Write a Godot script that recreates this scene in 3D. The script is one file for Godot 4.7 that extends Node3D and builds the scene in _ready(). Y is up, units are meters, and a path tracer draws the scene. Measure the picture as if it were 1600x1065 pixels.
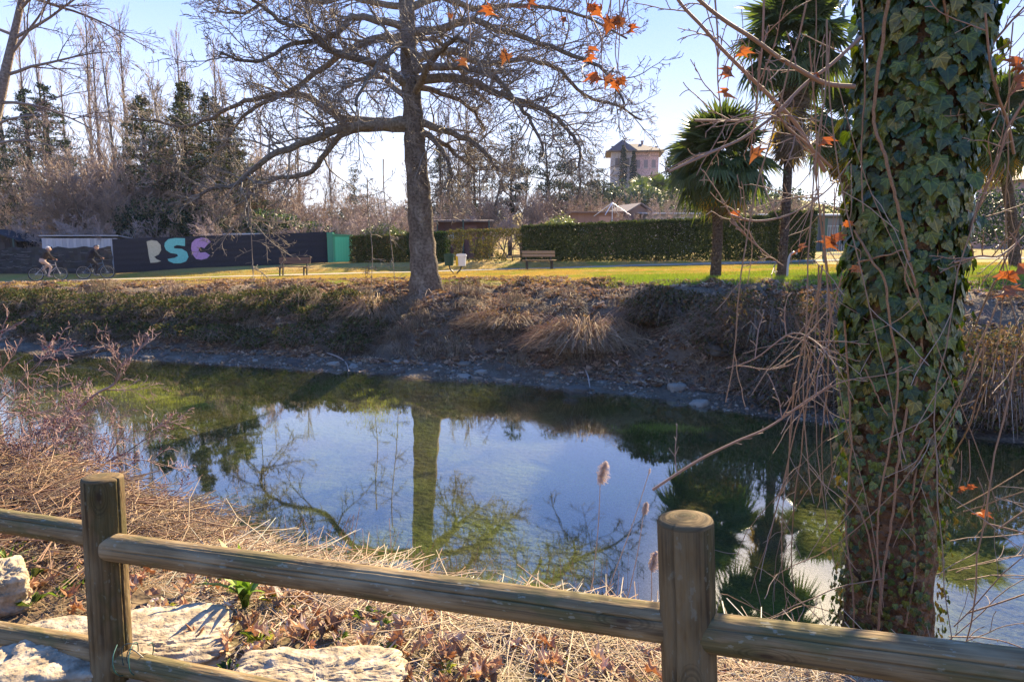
extends Node3D
# River bank with a wooden fence, a bare plane tree and palms on the far side.
# y up, metres; water level is y = 0 and the camera stands at the origin of x and z.
const FOCAL := 1067.0           # pixels of the 1600 px wide photograph
const EYE := 3.3
const PITCH := 0.13788          # 7.9 degrees down
const SUN_AZ := 0.40
const SUN_EL := 0.53

var rng := RandomNumberGenerator.new()
var taken := {}
var M := {}
var n_clump := FastNoiseLite.new()
var n_fine := FastNoiseLite.new()
var n_big := FastNoiseLite.new()

# ---------------------------------------------------------------- photo pixel -> direction
func ray(px: float, py: float) -> Vector3:
	var x := (px - 800.0) / FOCAL
	var y := -(py - 532.5) / FOCAL
	var c := cos(PITCH)
	var s := sin(PITCH)
	return Vector3(x, y * c - s, -c - y * s)

func at(px: float, py: float, dist: float) -> Vector3:      # dist = metres along -z
	var r := ray(px, py)
	return Vector3(0, EYE, 0) + r * (dist / -r.z)

func on(px: float, py: float, h: float) -> Vector3:         # where the ray meets height h
	var r := ray(px, py)
	return Vector3(0, EYE, 0) + r * ((h - EYE) / r.y)

# ---------------------------------------------------------------- naming
func numbered(called: String) -> String:
	if not taken.has(called):
		taken[called] = 0
		return called
	taken[called] += 1
	return "%s_%03d" % [called, taken[called]]

func tag(o: Node, label: String, category: String, group := "", kind := "") -> Node:
	if label: o.set_meta("label", label)
	if category: o.set_meta("category", category)
	if group: o.set_meta("group", group)
	if kind: o.set_meta("kind", kind)
	return o

func thing(called: String, label: String, category: String, pos := Vector3.ZERO, turn := 0.0, group := "") -> Node3D:
	var o := Node3D.new()
	o.name = numbered(called)
	add_child(o)
	o.position = pos
	o.rotation.y = turn
	tag(o, label, category, group)
	return o

func part(called: String, m: Mesh, material: Material, parent: Node) -> MeshInstance3D:
	var o := MeshInstance3D.new()
	o.name = called if parent != self else numbered(called)
	o.mesh = m
	if material: o.material_override = material
	parent.add_child(o, true)
	return o

func copy_of(o: Node3D, pos: Vector3, turn: float, scl := 1.0, label := "", group := "") -> Node3D:
	var c: Node3D = o.duplicate()
	c.name = numbered(String(o.name).get_slice("_0", 0))
	add_child(c)
	c.position = pos
	c.rotation.y = turn
	c.scale = Vector3.ONE * scl
	if label: c.set_meta("label", label)
	if group: c.set_meta("group", group)
	return c

func multi(called: String, m: Mesh, material: Material, xf: Array, cols: Array, parent: Node) -> MultiMeshInstance3D:
	var mm := MultiMesh.new()
	mm.transform_format = MultiMesh.TRANSFORM_3D
	mm.use_colors = true
	mm.mesh = m
	mm.instance_count = xf.size()
	for i in xf.size():
		mm.set_instance_transform(i, xf[i])
		mm.set_instance_color(i, cols[i])
	var o := MultiMeshInstance3D.new()
	o.name = called if parent != self else numbered(called)
	o.multimesh = mm
	o.material_override = material
	o.set_meta("kind", "stuff")
	parent.add_child(o, true)
	return o

# ---------------------------------------------------------------- mesh builder
class MB:
	var v := PackedVector3Array()
	var n := PackedVector3Array()
	var c := PackedColorArray()
	var uv := PackedVector2Array()
	var ix := PackedInt32Array()
	var smooth := true          # false: no normals, flat faces
	func vert(p: Vector3, nn: Vector3, col: Color, t := Vector2.ZERO) -> int:
		v.append(p); n.append(nn); c.append(col); uv.append(t)
		return v.size() - 1
	func tri(a: Vector3, b: Vector3, d: Vector3, col: Color) -> void:
		var nn := (d - a).cross(b - a).normalized()
		var k := v.size()
		v.append(a); v.append(b); v.append(d)
		for i in 3:
			n.append(nn); c.append(col); uv.append(Vector2.ZERO)
			ix.append(k + i)
	func quad(a: Vector3, b: Vector3, d: Vector3, e: Vector3, col: Color) -> void:   # clockwise seen from the front
		var nn := (d - a).cross(b - a).normalized()
		var k := v.size()
		v.append(a); v.append(b); v.append(d); v.append(e)
		uv.append(Vector2(0, 0)); uv.append(Vector2(1, 0)); uv.append(Vector2(1, 1)); uv.append(Vector2(0, 1))
		for i in 4:
			n.append(nn); c.append(col)
		ix.append(k); ix.append(k + 1); ix.append(k + 2)
		ix.append(k); ix.append(k + 2); ix.append(k + 3)
	func box(t: Transform3D, s: Vector3, col: Color) -> void:
		var h := s * 0.5
		var p := []
		for i in 8:
			p.append(t * Vector3(h.x * (1 if i & 1 else -1), h.y * (1 if i & 2 else -1), h.z * (1 if i & 4 else -1)))
		quad(p[4], p[6], p[7], p[5], col)   # +z
		quad(p[1], p[3], p[2], p[0], col)   # -z
		quad(p[5], p[7], p[3], p[1], col)   # +x
		quad(p[0], p[2], p[6], p[4], col)   # -x
		quad(p[6], p[2], p[3], p[7], col)   # +y
		quad(p[0], p[4], p[5], p[1], col)   # -y
	func bar(a: Vector3, b: Vector3, w: float, h: float, col: Color, up := Vector3.UP) -> void:
		var z := (b - a).normalized()
		var x := up.cross(z).normalized()
		if x.length() < 0.5: x = Vector3.RIGHT
		box(Transform3D(Basis(x, z.cross(x), z), (a + b) * 0.5), Vector3(w, h, a.distance_to(b)), col)
	func tube(pts: PackedVector3Array, rad: PackedFloat32Array, sides: int, col: Color, col2 := Color(-1, 0, 0), cap := false) -> void:
		var m := pts.size()
		if m < 2: return
		var t := (pts[1] - pts[0]).normalized()
		var x := t.cross(Vector3(0.31, 0.87, 0.39)).normalized()
		if x.length() < 0.5: x = t.cross(Vector3.RIGHT).normalized()
		var k0 := v.size()
		var along := 0.0
		for i in m:
			if i > 0: along += pts[i].distance_to(pts[i - 1])
			var tt := t
			if i > 0 and i < m - 1: tt = (pts[i + 1] - pts[i - 1]).normalized()
			elif i == m - 1: tt = (pts[i] - pts[i - 1]).normalized()
			x = (x - tt * x.dot(tt)).normalized()
			var y := tt.cross(x)
			var cc := col if col2.r < 0 else col.lerp(col2, float(i) / (m - 1))
			for s in sides:
				var a := TAU * s / sides
				var nn := x * cos(a) + y * sin(a)
				v.append(pts[i] + nn * rad[i]); n.append(nn); c.append(cc); uv.append(Vector2(float(s) / sides, along))
		for i in m - 1:
			for s in sides:
				var a := k0 + i * sides + s
				var b := k0 + i * sides + (s + 1) % sides
				ix.append(a); ix.append(a + sides); ix.append(b)
				ix.append(b); ix.append(a + sides); ix.append(b + sides)
		if cap:
			for e in 2:
				var q := 0 if e == 0 else m - 1
				var nn := (pts[0] - pts[1]).normalized() if e == 0 else (pts[m - 1] - pts[m - 2]).normalized()
				var cc := col if e == 0 or col2.r < 0 else col2
				var kc := vert(pts[q], nn, cc)
				var ring := v.size()
				for s in sides: vert(v[k0 + q * sides + s], nn, cc)
				for s in sides:
					var a := ring + s
					var b := ring + (s + 1) % sides
					ix.append(kc)
					ix.append(a if e == 0 else b)
					ix.append(b if e == 0 else a)
	func line(a: Vector3, b: Vector3, r0: float, r1: float, sides: int, col: Color, cap := true) -> void:
		tube(PackedVector3Array([a, b]), PackedFloat32Array([r0, r1]), sides, col, Color(-1, 0, 0), cap)
	func add(o: MB, t: Transform3D, tint := Color.WHITE) -> void:
		var k := v.size()
		for i in o.v.size():
			v.append(t * o.v[i]); n.append((t.basis * o.n[i]).normalized()); c.append(o.c[i] * tint); uv.append(o.uv[i])
		for i in o.ix: ix.append(k + i)
	func mesh() -> ArrayMesh:
		var a := []
		a.resize(Mesh.ARRAY_MAX)
		a[Mesh.ARRAY_VERTEX] = v
		if smooth: a[Mesh.ARRAY_NORMAL] = n
		a[Mesh.ARRAY_COLOR] = c
		a[Mesh.ARRAY_TEX_UV] = uv
		a[Mesh.ARRAY_INDEX] = ix
		var m := ArrayMesh.new()
		m.add_surface_from_arrays(Mesh.PRIMITIVE_TRIANGLES, a)
		return m

func rv(s := 1.0) -> Vector3:                                # random vector in a cube
	return Vector3(rng.randf_range(-s, s), rng.randf_range(-s, s), rng.randf_range(-s, s))

func vary(c: Color, amount: float) -> Color:
	var k := 1.0 + rng.randf_range(-amount, amount)
	return Color(c.r * k * (1 + rng.randf_range(-amount, amount) * 0.3), c.g * k, c.b * k * (1 + rng.randf_range(-amount, amount) * 0.3))

func smoothpath(p: Array, steps: int) -> PackedVector3Array: # Catmull-Rom through the points
	var o := PackedVector3Array()
	for i in p.size() - 1:
		var a: Vector3 = p[maxi(i - 1, 0)]
		var b: Vector3 = p[i]
		var c: Vector3 = p[i + 1]
		var d: Vector3 = p[mini(i + 2, p.size() - 1)]
		for s in steps:
			var t := float(s) / steps
			o.append(0.5 * (2.0 * b + (c - a) * t + (2.0 * a - 5.0 * b + 4.0 * c - d) * t * t + (3.0 * b - a - 3.0 * c + d) * t * t * t))
	o.append(p[p.size() - 1])
	return o

func taper(m: int, r0: float, r1: float, pow_ := 1.0) -> PackedFloat32Array:
	var o := PackedFloat32Array()
	for i in m: o.append(lerpf(r0, r1, pow(float(i) / maxi(m - 1, 1), pow_)))
	return o

# ---------------------------------------------------------------- materials
func mat(col: Color, rough := 0.9, spec := 0.3, vcol := false) -> StandardMaterial3D:
	var m := StandardMaterial3D.new()
	m.albedo_color = col.linear_to_srgb()
	m.roughness = rough
	m.metallic_specular = spec
	m.vertex_color_use_as_albedo = vcol
	return m

func leafmat(rough: float, spec: float, back: Color) -> StandardMaterial3D:
	var m := mat(Color.WHITE, rough, spec, true)
	m.backlight_enabled = true
	m.backlight = back.linear_to_srgb()
	return m

func noise_tex(seed_: int, freq: float, lo: Color, hi: Color, size := 512, oct := 4, kind := FastNoiseLite.TYPE_SIMPLEX) -> NoiseTexture2D:
	var f := FastNoiseLite.new()
	f.seed = seed_
	f.noise_type = kind
	f.frequency = freq
	f.fractal_octaves = oct
	var t := NoiseTexture2D.new()
	t.width = size
	t.height = size
	t.seamless = true
	t.noise = f
	var g := Gradient.new()
	g.set_color(0, lo.linear_to_srgb())
	g.set_color(1, hi.linear_to_srgb())
	t.color_ramp = g
	return t

func normal_tex(seed_: int, freq: float, strength: float, size := 512, oct := 4) -> NoiseTexture2D:
	var t := noise_tex(seed_, freq, Color.BLACK, Color.WHITE, size, oct)
	t.color_ramp = null
	t.as_normal_map = true
	t.bump_strength = strength
	return t

func textured(m: StandardMaterial3D, tex: Texture2D, scale_: float, world := false, nrm: Texture2D = null, nscale := 1.0) -> StandardMaterial3D:
	m.albedo_texture = tex
	m.uv1_triplanar = true
	m.uv1_world_triplanar = world
	m.uv1_scale = Vector3.ONE * scale_
	if nrm:
		m.normal_enabled = true
		m.normal_texture = nrm
		m.normal_scale = nscale
	return m

func make_materials() -> void:
	n_clump.seed = 11; n_clump.frequency = 0.35
	n_fine.seed = 23; n_fine.frequency = 1.6
	n_big.seed = 5; n_big.frequency = 0.06
	var grain := noise_tex(3, 0.02, Color(0.55, 0.55, 0.55), Color(1.3, 1.3, 1.3), 512, 5)
	var rough_n := normal_tex(4, 0.02, 9.0, 512, 5)
	M.ground = textured(mat(Color.WHITE, 0.95, 0.2, true), noise_tex(2, 0.03, Color(0.5, 0.5, 0.5), Color(1.35, 1.3, 1.25), 1024, 6), 0.45, true, rough_n, 1.0)
	M.bark = textured(mat(Color.WHITE, 0.95, 0.2, true), noise_tex(7, 0.018, Color(0.35, 0.33, 0.3), Color(1.4, 1.4, 1.4), 512, 5), 0.9, false, normal_tex(8, 0.03, 14.0), 1.2)
	M.twig = mat(Color.WHITE, 0.75, 0.35, true)
	M.fol = leafmat(0.5, 0.4, Color(0.5, 0.55, 0.3))
	M.dull = leafmat(0.85, 0.2, Color(0.35, 0.3, 0.2))
	M.needle = leafmat(0.7, 0.25, Color(0.15, 0.18, 0.1))
	M.palm = leafmat(0.45, 0.4, Color(0.75, 0.8, 0.35))
	M.matte = leafmat(0.8, 0.12, Color(0.45, 0.45, 0.25))
	M.straw = leafmat(0.7, 0.35, Color(0.45, 0.38, 0.25))
	M.plain = mat(Color.WHITE, 0.8, 0.3, true)
	M.metal = mat(Color.WHITE, 0.4, 0.5, true)
	M.cloth = mat(Color.WHITE, 0.95, 0.2, true)
	M.stone = textured(mat(Color.WHITE, 0.9, 0.3, true), noise_tex(9, 0.03, Color(0.5, 0.47, 0.42), Color(1.25, 1.25, 1.22), 512, 6), 1.5, false, normal_tex(10, 0.03, 12.0), 1.0)
	M.wall = textured(mat(Color.WHITE, 0.9, 0.2, true), grain, 0.25)
	var w := StandardMaterial3D.new()                           # water: a clear sheet with ripples
	w.transparency = BaseMaterial3D.TRANSPARENCY_ALPHA
	w.albedo_color = Color(Color(0.006, 0.010, 0.010).linear_to_srgb(), 0.25)
	w.roughness = 0.02
	w.metallic = 0.0
	w.metallic_specular = 0.71
	w.clearcoat_enabled = true
	w.clearcoat = 1.0
	w.clearcoat_roughness = 0.02
	w.uv1_triplanar = true
	w.uv1_world_triplanar = true
	w.uv1_scale = Vector3(0.9, 0.9, 0.9)
	w.normal_enabled = true
	w.normal_texture = normal_tex(31, 0.012, 3.0, 512, 3)
	w.normal_scale = 0.007
	M.water = w

# ---------------------------------------------------------------- terrain
const SHORE_X := [-40.0, -14.7, -11.4, -7.1, -3.3, 0.0, 2.8, 5.0, 6.5, 12.0, 40.0]
const SHORE_D := [31.0, 20.9, 19.9, 18.7, 17.4, 16.3, 14.7, 13.1, 12.2, 9.6, -2.0]

func shore(x: float) -> float:
	if x <= SHORE_X[0]: return SHORE_D[0] - 0.4 * (x - SHORE_X[0])
	for i in range(1, SHORE_X.size()):
		if x <= SHORE_X[i]:
			return lerpf(SHORE_D[i - 1], SHORE_D[i], (x - SHORE_X[i - 1]) / (SHORE_X[i] - SHORE_X[i - 1]))
	return SHORE_D[-1] - 0.4 * (x - SHORE_X[-1])

func lawn(x: float) -> float:
	return 2.11 + 0.024 * clampf(x, -30.0, 22.0)

func ss(a: float, b: float, x: float) -> float:
	return smoothstep(a, b, x)

func ground_at(x: float, d: float) -> float:
	var s := d + 0.42 * x
	var far := d - shore(x) + 0.5 * n_clump.get_noise_2d(x * 0.8, 40.0)
	if far > 0.0:                                                # far bank and the land behind it
		var top := lawn(x)
		var p := 0.0
		if far < 1.3: p = 0.09 * far / 1.3
		elif far < 2.9: p = lerpf(0.09, 0.62, ss(1.2, 3.0, far))
		elif far < 7.0: p = lerpf(0.60, 1.0, sqrt((far - 2.9) / 4.1))
		else: p = 1.0
		var rough := ss(0.8, 2.0, far) * (1.0 - ss(6.0, 8.5, far))
		var h := top * p + rough * (0.42 * n_clump.get_noise_2d(x, d) + 0.09 * n_fine.get_noise_2d(x, d))
		h += 0.03 * n_clump.get_noise_2d(x * 0.7 + 50.0, d * 0.7) * ss(6.0, 9.0, far)
		h += 0.42 * ss(35.6, 39.5, d)
		if d > 60.0:                                               # the land climbs towards the house on its hill
			h += 13.0 * ss(75.0, 150.0, d) * exp(-pow((x - 34.0) / 45.0, 2.0))
		return h + 0.03 * n_fine.get_noise_2d(x * 2.0, d * 2.0) * ss(0.2, 1.0, far) * (1.0 - ss(8.0, 12.0, far))
	var near := 5.35 - s + 0.25 * n_clump.get_noise_2d(x * 1.4, 9.0)
	if near > 0.0:                                               # the bank the fence stands on
		var q := ss(0.0, lerpf(2.7, 3.15, ss(-2.8, -1.6, x)), near)
		return 1.68 * q + 0.07 * n_fine.get_noise_2d(x, d) * ss(0.0, 1.0, near) * (1.0 - 0.5 * ss(2.5, 3.5, near))
	var deep := minf(-near, -far)
	return -0.62 * ss(0.0, 2.6, deep) - 0.05 * deep / (1.0 + deep) + 0.05 * n_clump.get_noise_2d(x * 1.5, d * 1.5) * ss(0.3, 1.5, deep)

func ground_color(x: float, d: float, h: float) -> Color:
	var far := d - shore(x)
	var a := n_clump.get_noise_2d(x * 1.3 + 9.0, d * 1.3)
	var b := n_fine.get_noise_2d(x * 0.9, d * 0.9 + 31.0)
	if h < -0.02:                                                # river bed: silt under green algae
		var al := clampf(0.55 + 0.9 * a + 0.4 * b, 0.0, 1.0)
		return Color(0.12, 0.11, 0.04).lerp(Color(0.18, 0.225, 0.028), al)
	if far > 0.0:
		var mud := Color(0.125, 0.098, 0.068)
		var soil := Color(0.135, 0.105, 0.075)
		var dry := Color(0.34, 0.23, 0.075)
		var grass := Color(0.20, 0.22, 0.04)
		if far < 1.5: return mud.lerp(Color(0.22, 0.20, 0.165), clampf(b * 1.4, 0, 1))
		if far < 6.5: return soil.lerp(Color(0.17, 0.12, 0.075), clampf(a + 0.4, 0, 1))
		return dry.lerp(grass, clampf((0.35 if x > 4.0 else 0.08) + a * 1.3 + b * 0.3, 0.0, 1.0)).lerp(soil, 0.5 * (1.0 - ss(6.5, 8.5, far)))
	return Color(0.13, 0.095, 0.06).lerp(Color(0.10, 0.11, 0.035), clampf(a * 0.9, 0, 1))

func make_terrain() -> void:
	var xs := PackedFloat32Array([-900.0, -500.0, -250.0, -150.0, -100.0, -75.0, -60.0, -50.0, -42.0, -36.0, -32.0])
	var x := -29.0
	while x < 24.0:
		xs.append(x)
		x += 0.26 if x > -16.0 and x < 14.0 else 0.4
	for k in [25.0, 27.0, 30.0, 34.0, 40.0, 48.0, 60.0, 75.0, 100.0, 150.0, 250.0, 500.0, 900.0]: xs.append(k)
	var ds := PackedFloat32Array([-200.0, -80.0, -40.0, -20.0, -10.0, -6.0, -3.0])
	var d := -1.0
	while d < 40.0:
		ds.append(d)
		d += 0.2 if d < 30.0 else 0.5
	for k in [42.0, 45.0, 50.0, 56.0, 62.0, 70.0, 80.0, 90.0, 100.0, 110.0, 120.0, 130.0, 140.0, 150.0, 165.0, 190.0, 240.0, 350.0, 600.0, 1200.0]: ds.append(k)
	var b := MB.new()
	for j in ds.size():
		for i in xs.size():
			var h := ground_at(xs[i], ds[j])
			b.vert(Vector3(xs[i], h, -ds[j]), Vector3.UP, ground_color(xs[i], ds[j], h))
	var w := xs.size()
	for j in ds.size() - 1:
		for i in w - 1:
			var k := j * w + i
			b.ix.append_array(PackedInt32Array([k, k + w, k + 1, k + 1, k + w, k + w + 1]))
	for j in ds.size():                                           # smooth normals from the grid
		for i in w:
			var i0 := maxi(i - 1, 0); var i1 := mini(i + 1, w - 1)
			var j0 := maxi(j - 1, 0); var j1 := mini(j + 1, ds.size() - 1)
			var gx := (b.v[j * w + i1].y - b.v[j * w + i0].y) / (xs[i1] - xs[i0])
			var gd := (b.v[j1 * w + i].y - b.v[j0 * w + i].y) / (ds[j1] - ds[j0])
			b.n[j * w + i] = Vector3(-gx, 1.0, gd).normalized()
	tag(part("ground", b.mesh(), M.ground, self), "", "", "", "structure")

	var r := MB.new()                                             # the river, a strip along its own course
	var pts := []
	for k in 61:
		var xx := -150.0 + k * 5.0
		pts.append([Vector3(xx, 0, -(3.2 - 0.42 * xx)), Vector3(xx, 0, -(shore(xx) + 1.5))])
	for k in 60:
		r.quad(pts[k][0], pts[k][1], pts[k + 1][1], pts[k + 1][0], Color.WHITE)
		var dn := Vector3(0, -0.02, 0)                              # second face, added to strengthen the reflection of the sky
		r.quad(pts[k][0] + dn, pts[k + 1][0] + dn, pts[k + 1][1] + dn, pts[k][1] + dn, Color.WHITE)
	tag(part("river_water", r.mesh(), M.water, self), "", "", "", "structure")

	var g := MB.new()                                             # gravel path on the far lawn
	var pm := textured(mat(Color(0.34, 0.29, 0.21), 0.95, 0.2), noise_tex(14, 0.08, Color(0.6, 0.6, 0.6), Color(1.2, 1.2, 1.2), 512, 5), 0.6, true)
	for k in 90:
		var xa := -45.0 + k * 1.0
		var xb := xa + 1.0
		g.quad(Vector3(xa, ground_at(xa, path_d(xa) - 0.7) + 0.03, -(path_d(xa) - 0.7)), Vector3(xa, ground_at(xa, path_d(xa) + 0.7) + 0.03, -(path_d(xa) + 0.7)),
			Vector3(xb, ground_at(xb, path_d(xb) + 0.7) + 0.03, -(path_d(xb) + 0.7)), Vector3(xb, ground_at(xb, path_d(xb) - 0.7) + 0.03, -(path_d(xb) - 0.7)), Color.WHITE)
	tag(part("gravel_path", g.mesh(), pm, self), "", "", "", "structure")

func path_d(x: float) -> float:
	return 35.2 + 0.02 * x + 0.4 * sin(x * 0.11)

func make_sky() -> void:
	var cam := Camera3D.new()
	cam.name = "camera"
	cam.fov = rad_to_deg(2.0 * atan(532.5 / FOCAL))
	cam.position = Vector3(0, EYE, 0)
	cam.rotation.x = -PITCH
	cam.near = 0.05
	cam.far = 3000.0
	add_child(cam)
	cam.current = true
	var e := Environment.new()
	e.background_mode = Environment.BG_SKY
	var sm := ProceduralSkyMaterial.new()
	sm.sky_top_color = Color(0.030, 0.105, 0.34).linear_to_srgb()
	sm.sky_horizon_color = Color(0.42, 0.425, 0.41).linear_to_srgb()
	sm.sky_curve = 0.155
	sm.ground_bottom_color = Color(0.06, 0.05, 0.04).linear_to_srgb()
	sm.ground_horizon_color = Color(0.3, 0.32, 0.33).linear_to_srgb()
	sm.sun_angle_max = 36.0
	sm.sun_curve = 0.14
	var sky := Sky.new()
	sky.sky_material = sm
	e.sky = sky
	e.tonemap_mode = Environment.TONE_MAPPER_LINEAR
	e.tonemap_exposure = 4.5
	e.fog_enabled = true
	e.fog_density = 0.0002
	e.fog_light_color = Color(0.86, 0.90, 1.0)
	e.sdfgi_enabled = true
	e.ssao_enabled = true
	e.ssil_enabled = true
	var we := WorldEnvironment.new()
	we.name = "environment"
	we.environment = e
	add_child(we)
	var sun := DirectionalLight3D.new()
	sun.name = "sun"
	sun.light_energy = 1.6
	sun.light_color = Color(1.0, 0.91, 0.75)
	sun.light_angular_distance = 0.5
	sun.shadow_enabled = true
	var to := Vector3(sin(SUN_AZ) * cos(SUN_EL), sin(SUN_EL), -cos(SUN_AZ) * cos(SUN_EL))
	sun.basis = Basis.looking_at(-to)
	add_child(sun)

# ---------------------------------------------------------------- branching
# P: arrays per level: seg, wig, lift, sides, kids, start, ang, ratio, col
func grow(b: MB, p: Vector3, dir: Vector3, length: float, r0: float, lev: int, P: Dictionary) -> void:
	var nseg: int = P.seg[lev]
	var wig: float = P.wig[lev]
	var lift: float = P.lift[lev]
	var step := length / nseg
	var pts := PackedVector3Array([p])
	var rad := PackedFloat32Array([r0])
	var r1: float = maxf(r0 * P.get("end", 0.25), P.get("rmin", 0.006))
	var d := dir
	var dirs := [d]
	for i in nseg:
		d = (d + rv(wig) + Vector3(0, lift, 0)).normalized()
		p += d * step
		pts.append(p)
		dirs.append(d)
		rad.append(lerpf(r0, r1, float(i + 1) / nseg))
	b.tube(pts, rad, P.sides[lev], P.col[lev])
	if lev + 1 >= P.seg.size(): return
	var kids: int = P.kids[lev]
	var start: float = P.start[lev]
	for k in kids:
		var t := lerpf(start, 1.0, (k + rng.randf()) / kids)
		var f := t * nseg
		var i := mini(int(f), nseg - 1)
		var q := pts[i].lerp(pts[i + 1], f - i)
		var dd: Vector3 = dirs[i + 1]
		var side := dd.cross(rv()).normalized()
		var ang: float = P.ang[lev] * rng.randf_range(0.65, 1.3)
		var nd := (dd * cos(ang) + side * sin(ang)).normalized()
		var shape: float = 1.0 - P.get("cone", 0.45) * (t - start) / maxf(1.0 - start, 0.01)
		var l: float = length * P.ratio[lev] * rng.randf_range(0.6, 1.2) * shape
		var rr: float = maxf(rad[i] * P.get("thin", 0.55), P.get("rmin", 0.006))
		grow(b, q, nd, l, rr, lev + 1, P)

func leaf_cloud(b: MB, c: Vector3, r: Vector3, count: int, size: float, cols: Array, shell := 0.55, seed_ := 0.0) -> void:
	for i in count:
		var u := rv().normalized()
		var lump := 1.0 + 0.42 * n_clump.get_noise_3d(u.x * 5.0 + seed_ * 7.0, u.y * 5.0 + c.x, u.z * 5.0 + c.z)
		var q := c + u * r * lump * lerpf(shell, 1.0, sqrt(rng.randf()))
		var a := (rv() + u * 0.5).normalized()
		var x := a.cross(rv()).normalized() * size * rng.randf_range(0.5, 1.2)
		var y := a.cross(x).normalized() * size * rng.randf_range(0.4, 0.8)
		var col: Color = vary(cols[rng.randi() % cols.size()], 0.3)
		b.quad(q - x, q + y, q + x, q - y, col)

func bare_params(col: Color, twig: Color, o := {}) -> Dictionary:
	var P := {"seg": [6, 5, 4, 3], "wig": [0.10, 0.18, 0.22, 0.25], "lift": [0.05, 0.06, 0.05, 0.04], "sides": [7, 4, 3, 3],
		"kids": [12, 7, 6, 0], "start": [0.2, 0.2, 0.15, 0.0], "ang": [0.75, 0.7, 0.7, 0.6], "ratio": [0.55, 0.5, 0.45, 0.4],
		"col": [col, col.lerp(twig, 0.4), twig, twig], "rmin": 0.012, "end": 0.2}
	P.merge(o, true)
	return P

# a leafless tree; returns a Node3D with trunk and crown
func bare_tree(called: String, label: String, group: String, h: float, r: float, P: Dictionary, pos := Vector3.ZERO, stems := 1) -> Node3D:
	var t := thing(called, label, "shrub" if stems > 1 else "tree", pos, 0.0, group)
	var trunk := MB.new()
	var crown := MB.new()
	for s in stems:
		var d := Vector3(rng.randf_range(-0.06, 0.06), 1, rng.randf_range(-0.06, 0.06)) if stems == 1 else (Vector3(0, 1.0, 0) + Vector3(rng.randf_range(-1, 1), 0, rng.randf_range(-1, 1)) * 0.6)
		var one: Dictionary = P.duplicate()
		var split := MB.new()
		var base := Vector3.ZERO if stems == 1 else Vector3(rng.randf_range(-0.35, 0.35), 0, rng.randf_range(-0.35, 0.35))
		grow(split, base - Vector3(0, 0.15, 0), d.normalized(), h * rng.randf_range(0.85, 1.05), r, 0, one)
		var ring: int = (P.seg[0] + 1) * P.sides[0]                  # the first tube is the trunk
		var tr: int = P.seg[0] * P.sides[0] * 6
		for i in split.v.size():
			var to := trunk if i < ring else crown
			to.vert(split.v[i], split.n[i], split.c[i])
		var k0 := trunk.v.size() - ring
		var k1 := crown.v.size() - (split.v.size() - ring)
		for i in split.ix.size():
			if i < tr: trunk.ix.append(split.ix[i] + k0)
			else: crown.ix.append(split.ix[i] - ring + k1)
	part("trunk" if stems == 1 else "stem", trunk.mesh(), M.bark if stems == 1 else M.twig, t)
	part("crown", crown.mesh(), M.twig, t)
	return t

func poplar(called: String, label: String, group: String, h: float) -> Node3D:
	var P := bare_params(Color(0.19, 0.16, 0.13), Color(0.30, 0.225, 0.18), {"seg": [9, 6, 4], "wig": [0.015, 0.05, 0.12], "lift": [0.02, 0.10, 0.12], "sides": [6, 3, 3],
		"kids": [70, 11, 0], "start": [0.14, 0.1, 0.0], "ang": [0.42, 0.38, 0.4], "ratio": [0.17, 0.38, 0.3], "rmin": 0.014, "end": 0.12, "thin": 0.32, "cone": 0.45})
	return bare_tree(called, label, group, h, 0.28, P)

# cedar or fir: whorls of flat boughs carrying needle tufts
func conifer(called: String, label: String, group: String, h: float, spread: float, cols: Array, flat := 0.0, dense := 34) -> Node3D:
	var t := thing(called, label, "tree", Vector3.ZERO, 0.0, group)
	var trunk := MB.new()
	var crown := MB.new()
	trunk.line(Vector3(0, -0.2, 0), Vector3(0, h, 0), h * 0.022, 0.03, 8, Color(0.09, 0.07, 0.055))
	var y := h * 0.10
	while y < h * 0.99:
		var f := y / h
		var l := spread * pow(1.0 - f, 0.8) * rng.randf_range(0.65, 1.15) + 0.25
		for k in 5:
			var a := rng.randf() * TAU
			var d := Vector3(cos(a), rng.randf_range(-0.15, 0.25), sin(a))
			var ll := l * rng.randf_range(0.7, 1.15)
			var p0 := Vector3(0, y + rng.randf_range(-0.3, 0.3), 0)
			trunk.line(p0, p0 + d * ll, 0.035, 0.012, 3, Color(0.08, 0.065, 0.05), false)
			for n in int(dense * 3.4 * (0.3 + 0.7 * ll / spread)):
				var s := sqrt(rng.randf_range(0.04, 1.0))
				var q := p0 + d * ll * s + Vector3(rng.randf_range(-1, 1) * 0.42 * ll * (1.1 - s * 0.5), rng.randf_range(-0.28, 0.12) * (1.0 - flat), rng.randf_range(-1, 1) * 0.42 * ll * (1.1 - s * 0.5))
				var u := (rv() + Vector3(0, 1.2, 0)).normalized()
				var x := u.cross(rv()).normalized() * rng.randf_range(0.07, 0.20)
				var z := u.cross(x).normalized() * rng.randf_range(0.025, 0.07)
				crown.quad(q - x, q + z, q + x, q - z, vary(cols[rng.randi() % cols.size()], 0.3))
		y += h * 0.035
	part("trunk", trunk.mesh(), M.bark, t)
	part("crown", crown.mesh(), M.needle, t)
	return t

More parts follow.
